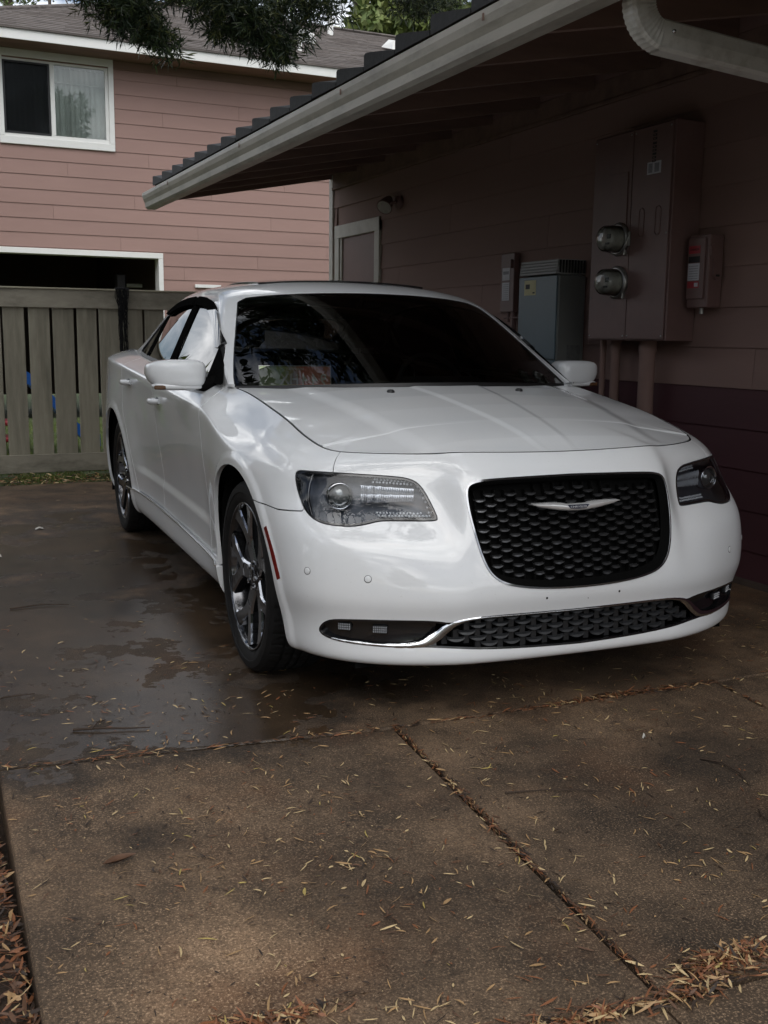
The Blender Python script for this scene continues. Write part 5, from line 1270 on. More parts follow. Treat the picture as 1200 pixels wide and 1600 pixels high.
mb = MB(); mb.bbox(WX0, WX1, FD+.06, FD+.10, WZ1-.10, WZ1-.03, .005); mb.bbox(WX0, WX1, FD+.045, FD+.055, WZ1-.31, WZ1-.295, .002); H(mb, 'blind_rail', M_wtrim, win)
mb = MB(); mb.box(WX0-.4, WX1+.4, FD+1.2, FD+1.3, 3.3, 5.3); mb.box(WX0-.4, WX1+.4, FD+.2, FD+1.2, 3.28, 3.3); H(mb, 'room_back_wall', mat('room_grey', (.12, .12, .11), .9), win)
# garage opening
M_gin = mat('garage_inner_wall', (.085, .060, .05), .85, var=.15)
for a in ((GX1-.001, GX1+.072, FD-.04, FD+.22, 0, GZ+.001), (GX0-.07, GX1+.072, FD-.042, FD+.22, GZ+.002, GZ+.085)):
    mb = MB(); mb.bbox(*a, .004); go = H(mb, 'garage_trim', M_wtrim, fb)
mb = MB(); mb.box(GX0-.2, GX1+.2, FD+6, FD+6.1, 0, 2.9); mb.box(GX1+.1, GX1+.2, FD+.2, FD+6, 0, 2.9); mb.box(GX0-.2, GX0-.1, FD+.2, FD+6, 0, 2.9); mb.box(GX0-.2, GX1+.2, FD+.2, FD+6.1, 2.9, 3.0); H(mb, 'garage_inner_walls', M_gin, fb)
mb = MB(); mb.bbox(-1.0, .65, FD+5.90, FD+5.98, 1.98, 2.06, .005); H(mb, 'garage_shelf', M_wtrim, fb)
mb = MB(); mb.bbox(1.30, 1.48, FD+.9, FD+1.1, 1.7, 2.22, .03); H(mb, 'hanging_bag', M_black, fb)
mb = MB(); mb.bbox(1.45, 1.84, FD+1.4, FD+1.45, 2.02, 2.08, .005); H(mb, 'garage_bracket', M_wtrim, fb)
mb = MB(); mb.bbox(2.36, 2.78, FD-.06, FD-.018, 1.985, 2.035, .004); H(mb, 'wall_ledge', M_wtrim, fb)
# eave, fascia, roof
EY = FD-.62; ZE = 5.385
RS = .42
M_shing = mat('grey_brown_shingles', (.115, .098, .090), .9, var=.35, scale=14, stretch=(.35, 1.6, 1.6), bump=.004, bscale=18, dirt=(.20, .175, .16), dirt_amt=.5, dscale=7)
mb = MB(); mb.bbox(-1.55, 9.6, EY-.02, EY, ZE-.135, ZE, .003); H(mb, 'fascia', M_wtrim, fb)
mb = MB(); mb.bbox(-1.54, 9.6, EY+.002, FD-.002, ZE-.12, ZE-.10, .002); H(mb, 'soffit', M_rafter, fb)
mb = MB(); mb.box(-.95, 9.0, FD-.03, FD, 5.14, 5.26); H(mb, 'frieze_board', M_rafter, fb)
rc = 0; yy = EY-.05
RIDGE = 4.26
nC = int(RIDGE/.142)
mb = MB()
for i in range(nC):                                    # shingle courses, each a thin lapped strip
    ya = EY-.05+.142*i; yb2 = ya+.16; za = ZE+.022+RS*(.142*i)+.0; zb2 = za+RS*.16-.008
    x_ = -1.55+.142*i
    while x_ < 9.6:
        w_ = rnd(.22, .42)
        x2 = min(x_+w_, 9.65); h_ = rnd(.006, .015)
        vs_ = [(x_, ya, za-.002), (x2, ya, za-.002), (x2, yb2, zb2-.004), (x_, yb2, zb2-.004), (x_, ya, za+h_), (x2, ya, za+h_), (x2, yb2, zb2), (x_, yb2, zb2)]
        mb.add(vs_, [(0, 1, 5, 4), (4, 5, 6, 7), (1, 2, 6, 5), (3, 0, 4, 7)]); x_ = x2
rf = H(mb, 'shingle_courses', M_shing, fb, recalc=False); tag(rf, kind='stuff')
yr = EY-.05+.142*nC; zr_ = ZE+.02+RS*.142*nC
mb = MB(); xl = -1.6; xr_ = 9.65; hx = xl+.142*nC
mb.add([(xl, EY-.05, ZE+.018), (xr_, EY-.05, ZE+.018), (xr_, yr, zr_), (hx, yr, zr_), (xr_, yr+4.3, ZE), (xl, yr+4.3, ZE), (xl, EY-.05, ZE), (xr_, EY-.05, ZE)], [(0, 1, 2, 3), (3, 2, 4, 5), (6, 7, 1, 0), (5, 4, 7, 6), (0, 3, 5)]); H(mb, 'roof', M_shing, fb)
mb = MB(); mb.bbox(hx, 9.65, yr-.09, yr+.09, zr_-.02, zr_+.03, .025); mb.tube([(xl, EY-.05, ZE+.03), (hx, yr, zr_+.01)], .04, 6); H(mb, 'ridge_cap', M_shing, fb)
def onroof(x, y): return ZE+.02+RS*(y-EY+.05)
mb = MB(); x, y = 5.8, 15.83; z = onroof(x, y); mb.tube([(x, y, z-.1), (x, y, z+.30)], .055, 14); H(mb, 'vent_pipe', M_wtrim, fb)
mb = MB(); x, y = 4.3, 13.45; z = onroof(x, y); mb.tube([(x, y, z-.1), (x, y, z+.14)], .035, 10); H(mb, 'vent_pipe', M_wtrim, fb)
for x, y, q_ in ((4.75, 14.35, .8), (6.70, 14.75, 1.35)):
    z = onroof(x, y); mb = MB(); a_ = .17*q_
    mb.add([(x-a_, y-a_, z-.02), (x+a_, y-a_, z-.02), (x+a_, y+a_, z+.12), (x-a_, y+a_, z+.12), (x-a_*.8, y-a_*.9, z+.13), (x+a_*.8, y-a_*.9, z+.13), (x+a_*.55, y+a_*.6, z+.24), (x-a_*.55, y+a_*.6, z+.24)], [(0, 1, 5, 4), (1, 2, 6, 5), (2, 3, 7, 6), (3, 0, 4, 7), (4, 5, 6, 7)])
    H(mb, 'roof_vent', M_wtrim, fb)
# ================================================================== GROUND
def concrete(name, base, wet_gate):
    m, t, b = nodes(name); l = t.links.new
    tc_ = N(t, 'ShaderNodeTexCoord'); ob = tc_.outputs['Object']
    nA = N(t, 'ShaderNodeTexNoise', Scale=.9, Detail=9.0, Roughness=.62); l(ob, nA.inputs['Vector'])
    nB = N(t, 'ShaderNodeTexNoise', Scale=5.5, Detail=8.0, Roughness=.7); l(ob, nB.inputs['Vector'])
    nC_ = N(t, 'ShaderNodeTexNoise', Scale=190.0, Detail=3.0, Roughness=.7); l(ob, nC_.inputs['Vector'])
    vo = N(t, 'ShaderNodeTexVoronoi', Scale=150.0); l(ob, vo.inputs['Vector'])
    c1 = N(t, 'ShaderNodeValToRGB'); e = c1.color_ramp.elements
    e[0].position = .30; e[0].color = (base[0]*.42, base[1]*.43, base[2]*.45, 1); e[1].position = .68; e[1].color = (base[0]*1.5, base[1]*1.45, base[2]*1.4, 1)
    x = e.new(.5); x.color = (*base, 1); l(nA.outputs[0], c1.inputs[0])
    r1 = N(t, 'ShaderNodeMapRange'); r1.inputs[1].default_value = .3; r1.inputs[2].default_value = .7; r1.inputs[3].default_value = .48; r1.inputs[4].default_value = 1.55; l(nB.outputs[0], r1.inputs[0])
    m1 = N(t, 'ShaderNodeVectorMath', operation='SCALE'); l(c1.outputs[0], m1.inputs[0]); l(r1.outputs[0], m1.inputs['Scale'])
    # rust and moss stains
    nD = N(t, 'ShaderNodeTexNoise', Scale=1.7, Detail=5.0, Roughness=.6); mpD = N(t, 'ShaderNodeMapping'); mpD.inputs['Location'].default_value = (3.3, 1.7, 0); l(ob, mpD.inputs[0]); l(mpD.outputs[0], nD.inputs['Vector'])
    rD = N(t, 'ShaderNodeMapRange'); rD.inputs[1].default_value = .52; rD.inputs[2].default_value = .72; rD.inputs[4].default_value = .6; l(nD.outputs[0], rD.inputs[0])
    mD = N(t, 'ShaderNodeMix', data_type='RGBA'); l(rD.outputs[0], mD.inputs[0]); l(m1.outputs[0], mD.inputs[6]); mD.inputs[7].default_value = (base[0]*1.15, base[1]*.80, base[2]*.58, 1)
    # dark oily marks
    nE = N(t, 'ShaderNodeTexNoise', Scale=1.25, Detail=7.0, Roughness=.68); mpE = N(t, 'ShaderNodeMapping'); mpE.inputs['Location'].default_value = (-1.3, 4.7, 0); l(ob, mpE.inputs[0]); l(mpE.outputs[0], nE.inputs['Vector'])
    rE = N(t, 'ShaderNodeMapRange'); rE.inputs[1].default_value = .54; rE.inputs[2].default_value = .66; rE.inputs[4].default_value = .78; l(nE.outputs[0], rE.inputs[0])
    mE = N(t, 'ShaderNodeMix', data_type='RGBA'); l(rE.outputs[0], mE.inputs[0]); l(mD.outputs[2], mE.inputs[6]); mE.inputs[7].default_value = (base[0]*.28, base[1]*.30, base[2]*.34, 1)
    # aggregate grains
    rC = N(t, 'ShaderNodeMapRange'); rC.inputs[1].default_value = .55; rC.inputs[2].default_value = .66; rC.inputs[4].default_value = .8; l(nC_.outputs[0], rC.inputs[0])
    mC = N(t, 'ShaderNodeMix', data_type='RGBA'); l(rC.outputs[0], mC.inputs[0]); l(mE.outputs[2], mC.inputs[6]); mC.inputs[7].default_value = (base[0]*3.2, base[1]*3.3, base[2]*3.4, 1)
    rC2 = N(t, 'ShaderNodeMapRange'); rC2.inputs[1].default_value = .46; rC2.inputs[2].default_value = .36; rC2.inputs[4].default_value = .65; l(nC_.outputs[0], rC2.inputs[0])
    mC2 = N(t, 'ShaderNodeMix', data_type='RGBA'); l(rC2.outputs[0], mC2.inputs[0]); l(mC.outputs[2], mC2.inputs[6]); mC2.inputs[7].default_value = (base[0]*.2, base[1]*.2, base[2]*.2, 1)
    # big worn and damp zones with shapes of their own
    nG = N(t, 'ShaderNodeTexNoise', Scale=1.1, Detail=6.0, Roughness=.6); l(ob, nG.inputs['Vector'])
    dsp = N(t, 'ShaderNodeVectorMath', operation='MULTIPLY_ADD'); l(nG.outputs[1], dsp.inputs[0]); dsp.inputs[1].default_value = (.7, .7, 0); dsp.inputs[2].default_value = (-.35, -.35, 0)
    pos = N(t, 'ShaderNodeVectorMath', operation='ADD'); l(ob, pos.inputs[0]); l(dsp.outputs[0], pos.inputs[1])
    last = mC2.outputs[2]
    for (cx, cy, rx, ry, k_) in ((-1.565, -1.24, .10, .13, .45), (.10, -1.30, .30, .20, .42), (-1.10, -1.62, .26, .26, .62), (-.25, -1.75, .45, .35, .72), (-.85, -1.15, .30, .22, .70), (-1.55, -1.95, .30, .25, 1.45), (-1.60, -1.35, .42, .5, 1.28), (-.45, -1.15, .3, .25, .8), (1.2, .2, .5, .7, 1.5), (-1.2, 1.8, .6, 1.2, .8)):
        sb_ = N(t, 'ShaderNodeVectorMath', operation='SUBTRACT'); l(pos.outputs[0], sb_.inputs[0]); sb_.inputs[1].default_value = (cx, cy, 0)
        dv_ = N(t, 'ShaderNodeVectorMath', operation='MULTIPLY'); l(sb_.outputs[0], dv_.inputs[0]); dv_.inputs[1].default_value = (1/rx, 1/ry, 0)
        ln_ = N(t, 'ShaderNodeVectorMath', operation='LENGTH'); l(dv_.outputs[0], ln_.inputs[0])
        mr_ = N(t, 'ShaderNodeMapRange'); mr_.interpolation_type = 'SMOOTHSTEP'; mr_.inputs[1].default_value = .45; mr_.inputs[2].default_value = 1.25; mr_.inputs[3].default_value = k_; mr_.inputs[4].default_value = 1.0; l(ln_.outputs['Value'], mr_.inputs[0])
        sc_ = N(t, 'ShaderNodeVectorMath', operation='SCALE'); l(last, sc_.inputs[0]); l(mr_.outputs[0], sc_.inputs['Scale']); last = sc_.outputs[0]
    # standing water film
    sx = N(t, 'ShaderNodeSeparateXYZ'); l(ob, sx.inputs[0])
    def gate(sock, lo, hi):
        g_ = N(t, 'ShaderNodeMapRange'); g_.interpolation_type = 'SMOOTHSTEP'; g_.inputs[1].default_value = lo; g_.inputs[2].default_value = hi; l(sock, g_.inputs[0]); return g_.outputs[0]
    def mul(a, b_):
        q = N(t, 'ShaderNodeMath', operation='MULTIPLY'); l(a, q.inputs[0]); l(b_, q.inputs[1]); return q.outputs[0]
    nW = N(t, 'ShaderNodeTexNoise', Scale=2.0, Detail=9.0, Roughness=.62); mpW = N(t, 'ShaderNodeMapping'); mpW.inputs['Location'].default_value = (.35, 2.2, 0); l(ob, mpW.inputs[0]); l(mpW.outputs[0], nW.inputs['Vector'])
    gt = mul(gate(sx.outputs[0], wet_gate[1], wet_gate[0]), gate(sx.outputs[1], wet_gate[2], wet_gate[3]))
    gt = mul(gt, gate(sx.outputs[1], wet_gate[5], wet_gate[4]))
    ad = N(t, 'ShaderNodeMath', operation='MULTIPLY_ADD'); l(gt, ad.inputs[0]); ad.inputs[1].default_value = .15; l(nW.outputs[0], ad.inputs[2])
    wet = mul(gate(ad.outputs[0], .592, .606), gate(gt, .12, .30)); damp = mul(gate(ad.outputs[0], .44, .57), gate(gt, -.35, .35))
    dk = N(t, 'ShaderNodeMapRange'); dk.inputs[3].default_value = 1; dk.inputs[4].default_value = .38; l(damp, dk.inputs[0])
    mW = N(t, 'ShaderNodeVectorMath', operation='SCALE'); l(last, mW.inputs[0]); l(dk.outputs[0], mW.inputs['Scale']); l(mW.outputs[0], b.inputs['Base Color'])
    rr = N(t, 'ShaderNodeMapRange'); rr.inputs[3].default_value = .82; rr.inputs[4].default_value = .70; l(damp, rr.inputs[0])
    rr2 = N(t, 'ShaderNodeMix', data_type='FLOAT'); l(wet, rr2.inputs[0]); l(rr.outputs[0], rr2.inputs[2]); rr2.inputs[3].default_value = .30; l(rr2.outputs[0], b.inputs['Roughness'])
    hs = N(t, 'ShaderNodeMath', operation='MULTIPLY_ADD'); l(nB.outputs[0], hs.inputs[0]); hs.inputs[1].default_value = 2.0; l(nC_.outputs[0], hs.inputs[2])
    bp = N(t, 'ShaderNodeBump', Distance=.0022); l(hs.outputs[0], bp.inputs['Height'])
    iv = N(t, 'ShaderNodeMapRange'); iv.inputs[3].default_value = 1; iv.inputs[4].default_value = .04; l(wet, iv.inputs[0]); l(iv.outputs[0], bp.inputs['Strength']); l(bp.outputs[0], b.inputs['Normal'])
    return m
M_conc = concrete('weathered_wet_concrete', (.130, .085, .051), (-1.1, -.15, -.95, -.35, 2.6, 4.6))
M_soil = mat('dark_soil', (.045, .028, .018), .95, var=.4, scale=12, bump=.01, bscale=40)
M_grassg = mat('lawn_soil', (.055, .075, .020), .95, var=.4, scale=8, bump=.01, bscale=60)
M_asph = mat('asphalt', (.055, .055, .055), .85, var=.2, scale=12, bump=.003, bscale=90)
gd = MB(); gd.add([(-400, -400, -.30), (400, -400, -.30), (400, 400, -.30), (-400, 400, -.30)], [(0, 1, 2, 3)]); g_o = gd.build('ground', M_grassg); tag(g_o, kind='structure')
mb = MB(); mb.box(-8.5, XW+.1, -.3, 5.55, -.29, -.10); mb.box(-1.9, XW+.1, -3.2, -.3, -.29, -.12); dv_o = mb.build('driveway', M_soil); tag(dv_o, kind='structure')
def slabpoly(P, top=0., name='concrete_slab', b=.006):
    c = Vector((sum(p[0] for p in P)/len(P), sum(p[1] for p in P)/len(P))); n = len(P)
    ins = [Vector(p)+(c-Vector(p)).normalized()*b*1.4 for p in P]
    vs_ = [(p[0], p[1], top-.12) for p in P]+[(p[0], p[1], top-b) for p in P]+[(p.x, p.y, top) for p in ins]
    mb = MB(); mb.add(vs_, [(i, (i+1) % n, n+(i+1) % n, n+i) for i in range(n)]+[(n+i, n+(i+1) % n, 2*n+(i+1) % n, 2*n+i) for i in range(n)]+[[2*n+i for i in range(n)]]); return mb.build(name, M_conc, dv_o)
def slab(x0, x1, y0, y1, top=0., name='concrete_slab'):
    mb = MB(); mb.bbox(x0, x1, y0, y1, top-.12, top, .006); return mb.build(name, M_conc, dv_o)
JX = (-1.905, -.735, .625, XW-.065); JY0, JY1 = -2.215, -.778
XR = XW-.065
A0, A1, A2, A3 = (-1.875, -.585), (-.664, -.752), (.640, -.800), (XR, -.815)          # back joint
B0, B1, B2, B3 = (-1.915, -2.115), (-.797, -2.235), (.46, -2.30), (XR, -2.40)          # front joint
def gp(p, dx, dy): return (p[0]+dx, p[1]+dy)
for q, (a0, a1, b1, b0) in enumerate(((A0, A1, B1, B0), (A1, A2, B2, B1), (A2, A3, B3, B2))):
    slabpoly([gp(b0, .006 if q else 0, .005), gp(b1, -.006 if q < 2 else 0, .005), gp(a1, -.006 if q < 2 else 0, -.006), gp(a0, .006 if q else 0, -.006)], .003*(q % 2)-.002)
slabpoly([gp(A0, -.0, .006), gp(A1, 0, .006), gp(A2, 0, .006), gp(A3, 0, .006), (XR, 5.46), (-8.4, 5.46), (-8.4, -.50)], .0)
for b0, b1 in ((B0, B1), (B1, B2), (B2, B3)): slabpoly([(b0[0]-.05, -3.1), (b1[0]-.06, -3.1), gp(b1, -.006, -.012), gp(b0, .0, -.012)], -.014)
mb = MB(); mb.box(-9, -1.915, -6, JY1-.01, -.29, -.062); bed = mb.build('mulch_bed', M_soil); tag(bed, kind='structure')
mb = MB(); mb.box(-60, 60, -14, -3.12, -.29, -.10); rd_ = mb.build('road', M_asph); tag(rd_, kind='structure')
mb = MB(); mb.box(-60, XW, 5.47, 12.9, -.29, -.02); lawn = mb.build('lawn', M_grassg); tag(lawn, kind='structure')
mb = MB(); mb.box(-60, 60, -80, -14.1, -.29, -.12); vg = mb.build('verge', M_grassg); tag(vg, kind='structure')

# ---- litter
def srgb(*c): return tuple((v/255)**2.2 for v in c)
LM = [mat('litter_'+n_, c_, .6, var=.2, scale=40) for n_, c_ in (('tan', (.38, .235, .11)), ('straw', (.54, .40, .21)), ('rust', (.22, .085, .035)), ('brown', (.11, .055, .03)), ('dark', (.035, .022, .015)), ('yellow', (.42, .32, .10)))]
def needle(mb, x, y, z, L_, w_, a, mi, curl=.0, tilt=0., roll_=0.):
    n_ = 3; vs_ = []
    ca, sa = math.cos(a), math.sin(a)
    for i in range(n_+1):
        t = i/n_-.5; cx = t*L_; cy = curl*L_*(t*t-.25); ww = w_*(1-(2*abs(t))**3*.75)/2; zz = z+tilt*(t+.5)*L_+abs(curl)*L_*.12*(1-4*t*t)
        for s_ in (-1, 1):
            px_ = cx; py_ = cy+s_*ww; vs_.append((x+px_*ca-py_*sa, y+px_*sa+py_*ca, zz+s_*ww*roll_+.0012))
    mb.add(vs_, [(2*i, 2*i+1, 2*i+3, 2*i+2) for i in range(n_)], mi)
random.seed(11)
def pick(wts): return random.choices(range(6), wts)[0]
def on_slab(x, y): return (-1.88 < x < 1.8 and -2.2 < y < 5.3) or (x < -1.88 and y > -.74)
mb = MB()
cl = [(rnd(-1.8, 1.6), rnd(-2.15, .3)) for _ in range(60)]
for _ in range(2700):                                     # scattered over the slabs, partly in small drifts
    if random.random() < .35: cx, cy = random.choice(cl); x, y = random.gauss(cx, .06), random.gauss(cy, .05)
    else: x, y = rnd(-1.88, 1.75), rnd(-2.18, -.2) if random.random() < .85 else rnd(-.2, 1.0)
    if not on_slab(x, y): continue
    needle(mb, x, y, .002, rnd(.012, .042), rnd(.0022, .0048), rnd(0, 6.3), pick((26, 22, 16, 14, 16, 4)), rnd(-.35, .35), rnd(0, .12), rnd(-.5, .5))
for _ in range(520):                                      # far part of the drive
    x, y = rnd(-3.2, 0.4), rnd(-.7, 5.3)
    needle(mb, x, y, .003, rnd(.012, .038), rnd(.0025, .005), rnd(0, 6.3), pick((24, 18, 16, 14, 20, 2)), rnd(-.3, .3), rnd(0, .1), rnd(-.5, .5))
for _ in range(2600):                                     # broken bits, grit and bark crumbs
    x, y = rnd(-1.88, 1.7), rnd(-2.2, .2)
    needle(mb, x, y, .002, rnd(.004, .013), rnd(.0015, .0045), rnd(0, 6.3), pick((10, 5, 16, 26, 40, 1)), rnd(-.4, .4), rnd(0, .1), rnd(-.5, .5))
def joint(x0, y0, x1, y1, n_, spread):
    for _ in range(n_):
        t = random.random(); x = x0+(x1-x0)*t+random.gauss(0, spread); y = y0+(y1-y0)*t+random.gauss(0, spread)
        a = math.atan2(y1-y0, x1-x0)+random.gauss(0, .5)
        needle(mb, x, y, rnd(-.004, .006), rnd(.018, .05), rnd(.0025, .005), a, pick((8, 4, 24, 30, 34, 0)), rnd(-.3, .3), rnd(-.05, .12), rnd(-.8, .8))
joint(*A1, *B1, 330, .004); joint(-.70, -1.2, -.745, -1.65, 90, .011)
joint(*A2, *B2, 150, .004); joint(*A0, *A1, 120, .008); joint(*A1, *A2, 240, .010); joint(.0, -.785, .5, -.80, 120, .016)
joint(*B0, *B1, 240, .012); joint(*B1, -.4, -2.25, 120, .012)
o = mb.build('needle_litter', LM, None, recalc=False); tag(o, kind='stuff')
# thick drifts at the lower right and along the front edge
mb = MB()
for (cx, cy, sx_, sy_, n_, h_) in ((-.645, -2.205, .050, .020, 300, .018), (-.55, -2.20, .045, .015, 180, .014), (-.74, -2.262, .04, .012, 90, .010), (-.95, -2.245, .05, .010, 150, .010), (-1.07, -2.235, .04, .010, 90, .010), (-1.60, -1.995, .09, .014, 240, .007), (-1.47, -2.01, .05, .012, 80, .008), (.18, -.785, .14, .010, 200, .010)):
    for _ in range(n_):
        gx_, gy_ = random.gauss(0, 1), random.gauss(0, 1); k_ = math.exp(-(gx_**2+gy_**2)/2.5)
        needle(mb, cx+gx_*sx_, cy+gy_*sy_, rnd(0, h_)*k_, rnd(.018, .045), rnd(.003, .0055), rnd(0, 6.3), pick((22, 8, 34, 24, 12, 1)), rnd(-.4, .4), rnd(-.4, .5), rnd(-1, 1))
o = mb.build('leaf_drift', LM, None, recalc=False); tag(o, kind='stuff')
mb = MB()
for _ in range(9500):
    x, y = -1.915-1.6*random.random()**1.5, rnd(-3.0, -.62); needle(mb, x, y, rnd(-.062, -.030)+.012*(x > -1.97), rnd(.015, .05), rnd(.003, .008), rnd(0, 6.3), pick((14, 4, 34, 34, 14, 0)), rnd(-.4, .4), rnd(-.35, .45), rnd(-1, 1))
o = mb.build('mulch_chips', LM, None, recalc=False); tag(o, kind='stuff')
mb = MB()
for _ in range(2600):
    x, y = rnd(-3.4, 1.0), random.choice((rnd(5.40, 5.9), rnd(5.5, 6.1))); needle(mb, x, y, rnd(-.02, .02), rnd(.02, .06), rnd(.004, .010), rnd(0, 6.3), pick((24, 18, 20, 20, 8, 2)), rnd(-.4, .4), rnd(-.3, .4), rnd(-1, 1))
o = mb.build('fence_foot_litter', LM, None, recalc=False); tag(o, kind='stuff')
# grass
GM = [mat('grass_a', (.10, .15, .025), .6, var=.3), mat('grass_b', (.16, .20, .045), .6, var=.3)]
def blade_g(mb, x, y, z, h, mi):
    a = rnd(0, 6.3); w_ = rnd(.002, .004); bx, by = rnd(-.5, .5)*h, rnd(-.5, .5)*h; c_, s_ = math.cos(a)*w_, math.sin(a)*w_
    mb.add([(x-c_, y-s_, z), (x+c_, y+s_, z), (x+bx*.4+c_*.7, y+by*.4+s_*.7, z+h*.6), (x+bx*.4-c_*.7, y+by*.4-s_*.7, z+h*.6), (x+bx, y+by, z+h)], [(0, 1, 2, 3), (3, 2, 4)], mi)
mb = MB()
for _ in range(5200):
    x = rnd(-3.4, 1.2); y = random.gauss(5.95, .10) if random.random() < .6 else rnd(5.6, 6.12)
    if math.sin(x*5.1)+math.sin(x*2.3+1) < -.55 and random.random() < .85: continue
    blade_g(mb, x, y, -.02, rnd(.02, .06), random.randint(0, 1))
for _ in range(16000):
    x = rnd(-2.6, 1.2); y = 6.3+5.6*random.random()**1.6; blade_g(mb, x, y, -.02, rnd(.03, .08), random.randint(0, 1))
o = mb.build('grass', GM, None, recalc=False); tag(o, kind='stuff')

# ---- single leaves, twigs and scraps one can pick out
M_twig = mat('twig_bark', (.045, .028, .018), .85, var=.3, scale=30); M_paper = mat('pale_scrap', (.60, .58, .52), .7, var=.1)
def twig(pts, r_, label, grp='twigs on the driveway'):
    mb = MB(); mb.tube([(x, y, z) for x, y, z in pts], [r_*(1-.6*i/(len(pts)-1)) for i in range(len(pts))], 6); tag(mb.build('twig', M_twig), label, 'twig', grp)
twig([(-1.63, -.37, .006), (-1.55, -.40, .010), (-1.46, -.43, .007), (-1.40, -.45, .008)], .0045, 'longest dark twig, lying just behind the left slab joint')
twig([(-1.58, -.41, .012), (-1.55, -.36, .016), (-1.52, -.33, .010)], .0028, 'short twig leaning on the longest twig near the left joint')
twig([(.075, -1.36, .006), (.105, -1.42, .012), (.10, -1.50, .010), (.07, -1.57, .006)], .0035, 'crooked dark twig on the right slab beside the dark oil patch')
twig([(-.02, -1.70, .006), (-.05, -1.74, .010), (-.045, -1.79, .006)], .003, 'small curved twig in the middle of the right slab')
twig([(-1.66, 1.28, .006), (-1.52, 1.30, .009), (-1.40, 1.26, .006)], .004, 'straight twig at the edge of the far puddle')
twig([(-.60, -1.33, .005), (-.48, -1.37, .009), (-.36, -1.42, .006)], .0025, 'thin pale twig crossing from the middle joint onto the right slab')
twig([(-1.93, -.05, .006), (-1.80, .02, .012), (-1.70, .03, .008)], .004, 'forked twig at the left edge of the drive')
def leaf(x, y, L_, w_, a, m_, label, cup=.15, grp=None):
    mb = MB(); n_ = 8; vs_ = []
    for i in range(n_+1):
        t = i/n_; ww = w_*math.sin(math.pi*min(1, t*.97+.015))**.8/2; zz = .003+.02*L_/.1*cup*(2*t-1)**2
        for s_, e in ((-1, 1), (0, 0), (1, 1)): px_ = (t-.5)*L_; py_ = s_*ww+.04*L_*math.sin(t*3); vs_.append((px_*math.cos(a)-py_*math.sin(a), px_*math.sin(a)+py_*math.cos(a), zz+e*ww*cup*1.6))
    mb.add(vs_, [(3*i+j, 3*i+j+1, 3*i+j+4, 3*i+j+3) for i in range(n_) for j in range(2)], 0, True); o = mb.build('fallen_leaf', m_, recalc=False); o.location = (x, y, 0); tag(o, label, 'leaf', grp)
leaf(-1.66, -1.29, .085, .028, .25, LM[3], 'large curled brown leaf on the left slab', .5)
leaf(-1.235, -2.185, .048, .012, .9, LM[5], 'bright yellow leaf lying at the front edge of the slab')
leaf(-1.16, -1.62, .036, .008, .9, LM[1], 'pale straw leaf alone in the middle of the left slab')
leaf(-1.02, -1.77, .034, .010, .5, LM[0], 'broad tan leaf near the front of the left slab')
leaf(-1.30, -1.60, .034, .008, 1.2, LM[5], 'yellowish leaf lying upright beside a small heap of needles')
leaf(-.97, -2.06, .034, .008, -.2, LM[0], 'curled tan leaf left of the middle joint near its front end')
leaf(-1.62, -1.02, .03, .007, .8, LM[1], 'small straw leaf near the left edge of the left slab')
for (x, y, L_, w_, lb) in ((-1.68, 2.52, .19, .07, 'flat pale scrap at the left edge of the drive'), (-1.28, 3.32, .05, .035, 'small white crumpled scrap lying far back on the wet drive'), (.03, -1.15, .012, .009, 'tiny white chip on the right slab')):
    mb = MB(); mb.add([(-L_/2, -w_/2, .004), (0, -w_/2, .014), (L_/2, -w_/3, .005), (L_/2, w_/2, .009), (0, w_/2, .018), (-L_/2, w_/3, .006), (-L_/2, -w_/2, .002), (L_/2, -w_/3, .002), (L_/2, w_/2, .002), (-L_/2, w_/3, .002)], [(0, 1, 4, 5), (1, 2, 3, 4), (6, 0, 5, 9), (7, 8, 3, 2)])
    o = mb.build('pale_scrap', M_paper, recalc=False); o.location = (x, y, 0); tag(o, lb, 'scrap')

# ---- things on the lawn behind the fence, seen through the gaps
M_gbin = mat('green_plastic', (.10, .36, .13), .45, var=.1); M_bl = mat('blue_plastic', (.02, .13, .52), .35, var=.08); M_rd = mat('red_plastic', (.35, .03, .04), .4, var=.1); M_lg = mat('light_grey_plastic', (.5, .5, .5), .5, var=.1)
bn = empty('plastic_bin', (-1.30, 8.2, 0)); tag(bn, 'green plastic bin on the lawn behind the left end of the fence', 'bin')
mb = MB(); mb.lathe([(.0, .17), (.62, .22), (.64, .235), (.68, .235), (.68, .21), (.05, .16), (.05, .0004)], (0, 0, 0), 'z', 28); mb.build('bin_body', M_gbin, bn)
mb = MB(); mb.lathe([(.683, .24), (.71, .24), (.76, .18), (.78, .0004)], (0, 0, 0), 'z', 28); mb.build('bin_lid', M_gbin, bn)
sl = empty('toy_slide', (-.6, 8.1, 0)); tag(sl, 'blue and white toy slide with red steps on the lawn behind the fence', 'toy slide')
mb = MB(); prf = [(-.28, .80), (-.18, .74), (.05, .50), (.28, .22), (.42, .10), (.52, .08)]
for a, b in zip(prf[:-1], prf[1:]):
    for (y0, y1, h0, h1) in ((-.2, .2, -.02, 0), (-.22, -.2, -.03, .10), (.2, .22, -.03, .10)):
        vs_ = [(a[0], y0, a[1]+h0), (b[0], y0, b[1]+h0), (b[0], y0, b[1]+h1), (a[0], y0, a[1]+h1)]; vs_ += [(p, y1, q) for p, _, q in vs_]; mb.add(vs_, [(0, 1, 2, 3), (7, 6, 5, 4), (0, 4, 5, 1), (2, 6, 7, 3)])
mb.build('slide_bed', M_bl, sl)
mb = MB(); mb.bbox(-.32, -.27, -.22, .22, 0, 1.0, .02); mb.bbox(-.36, -.24, -.25, -.20, .8, 1.02, .02); mb.build('slide_frame', M_lg, sl)
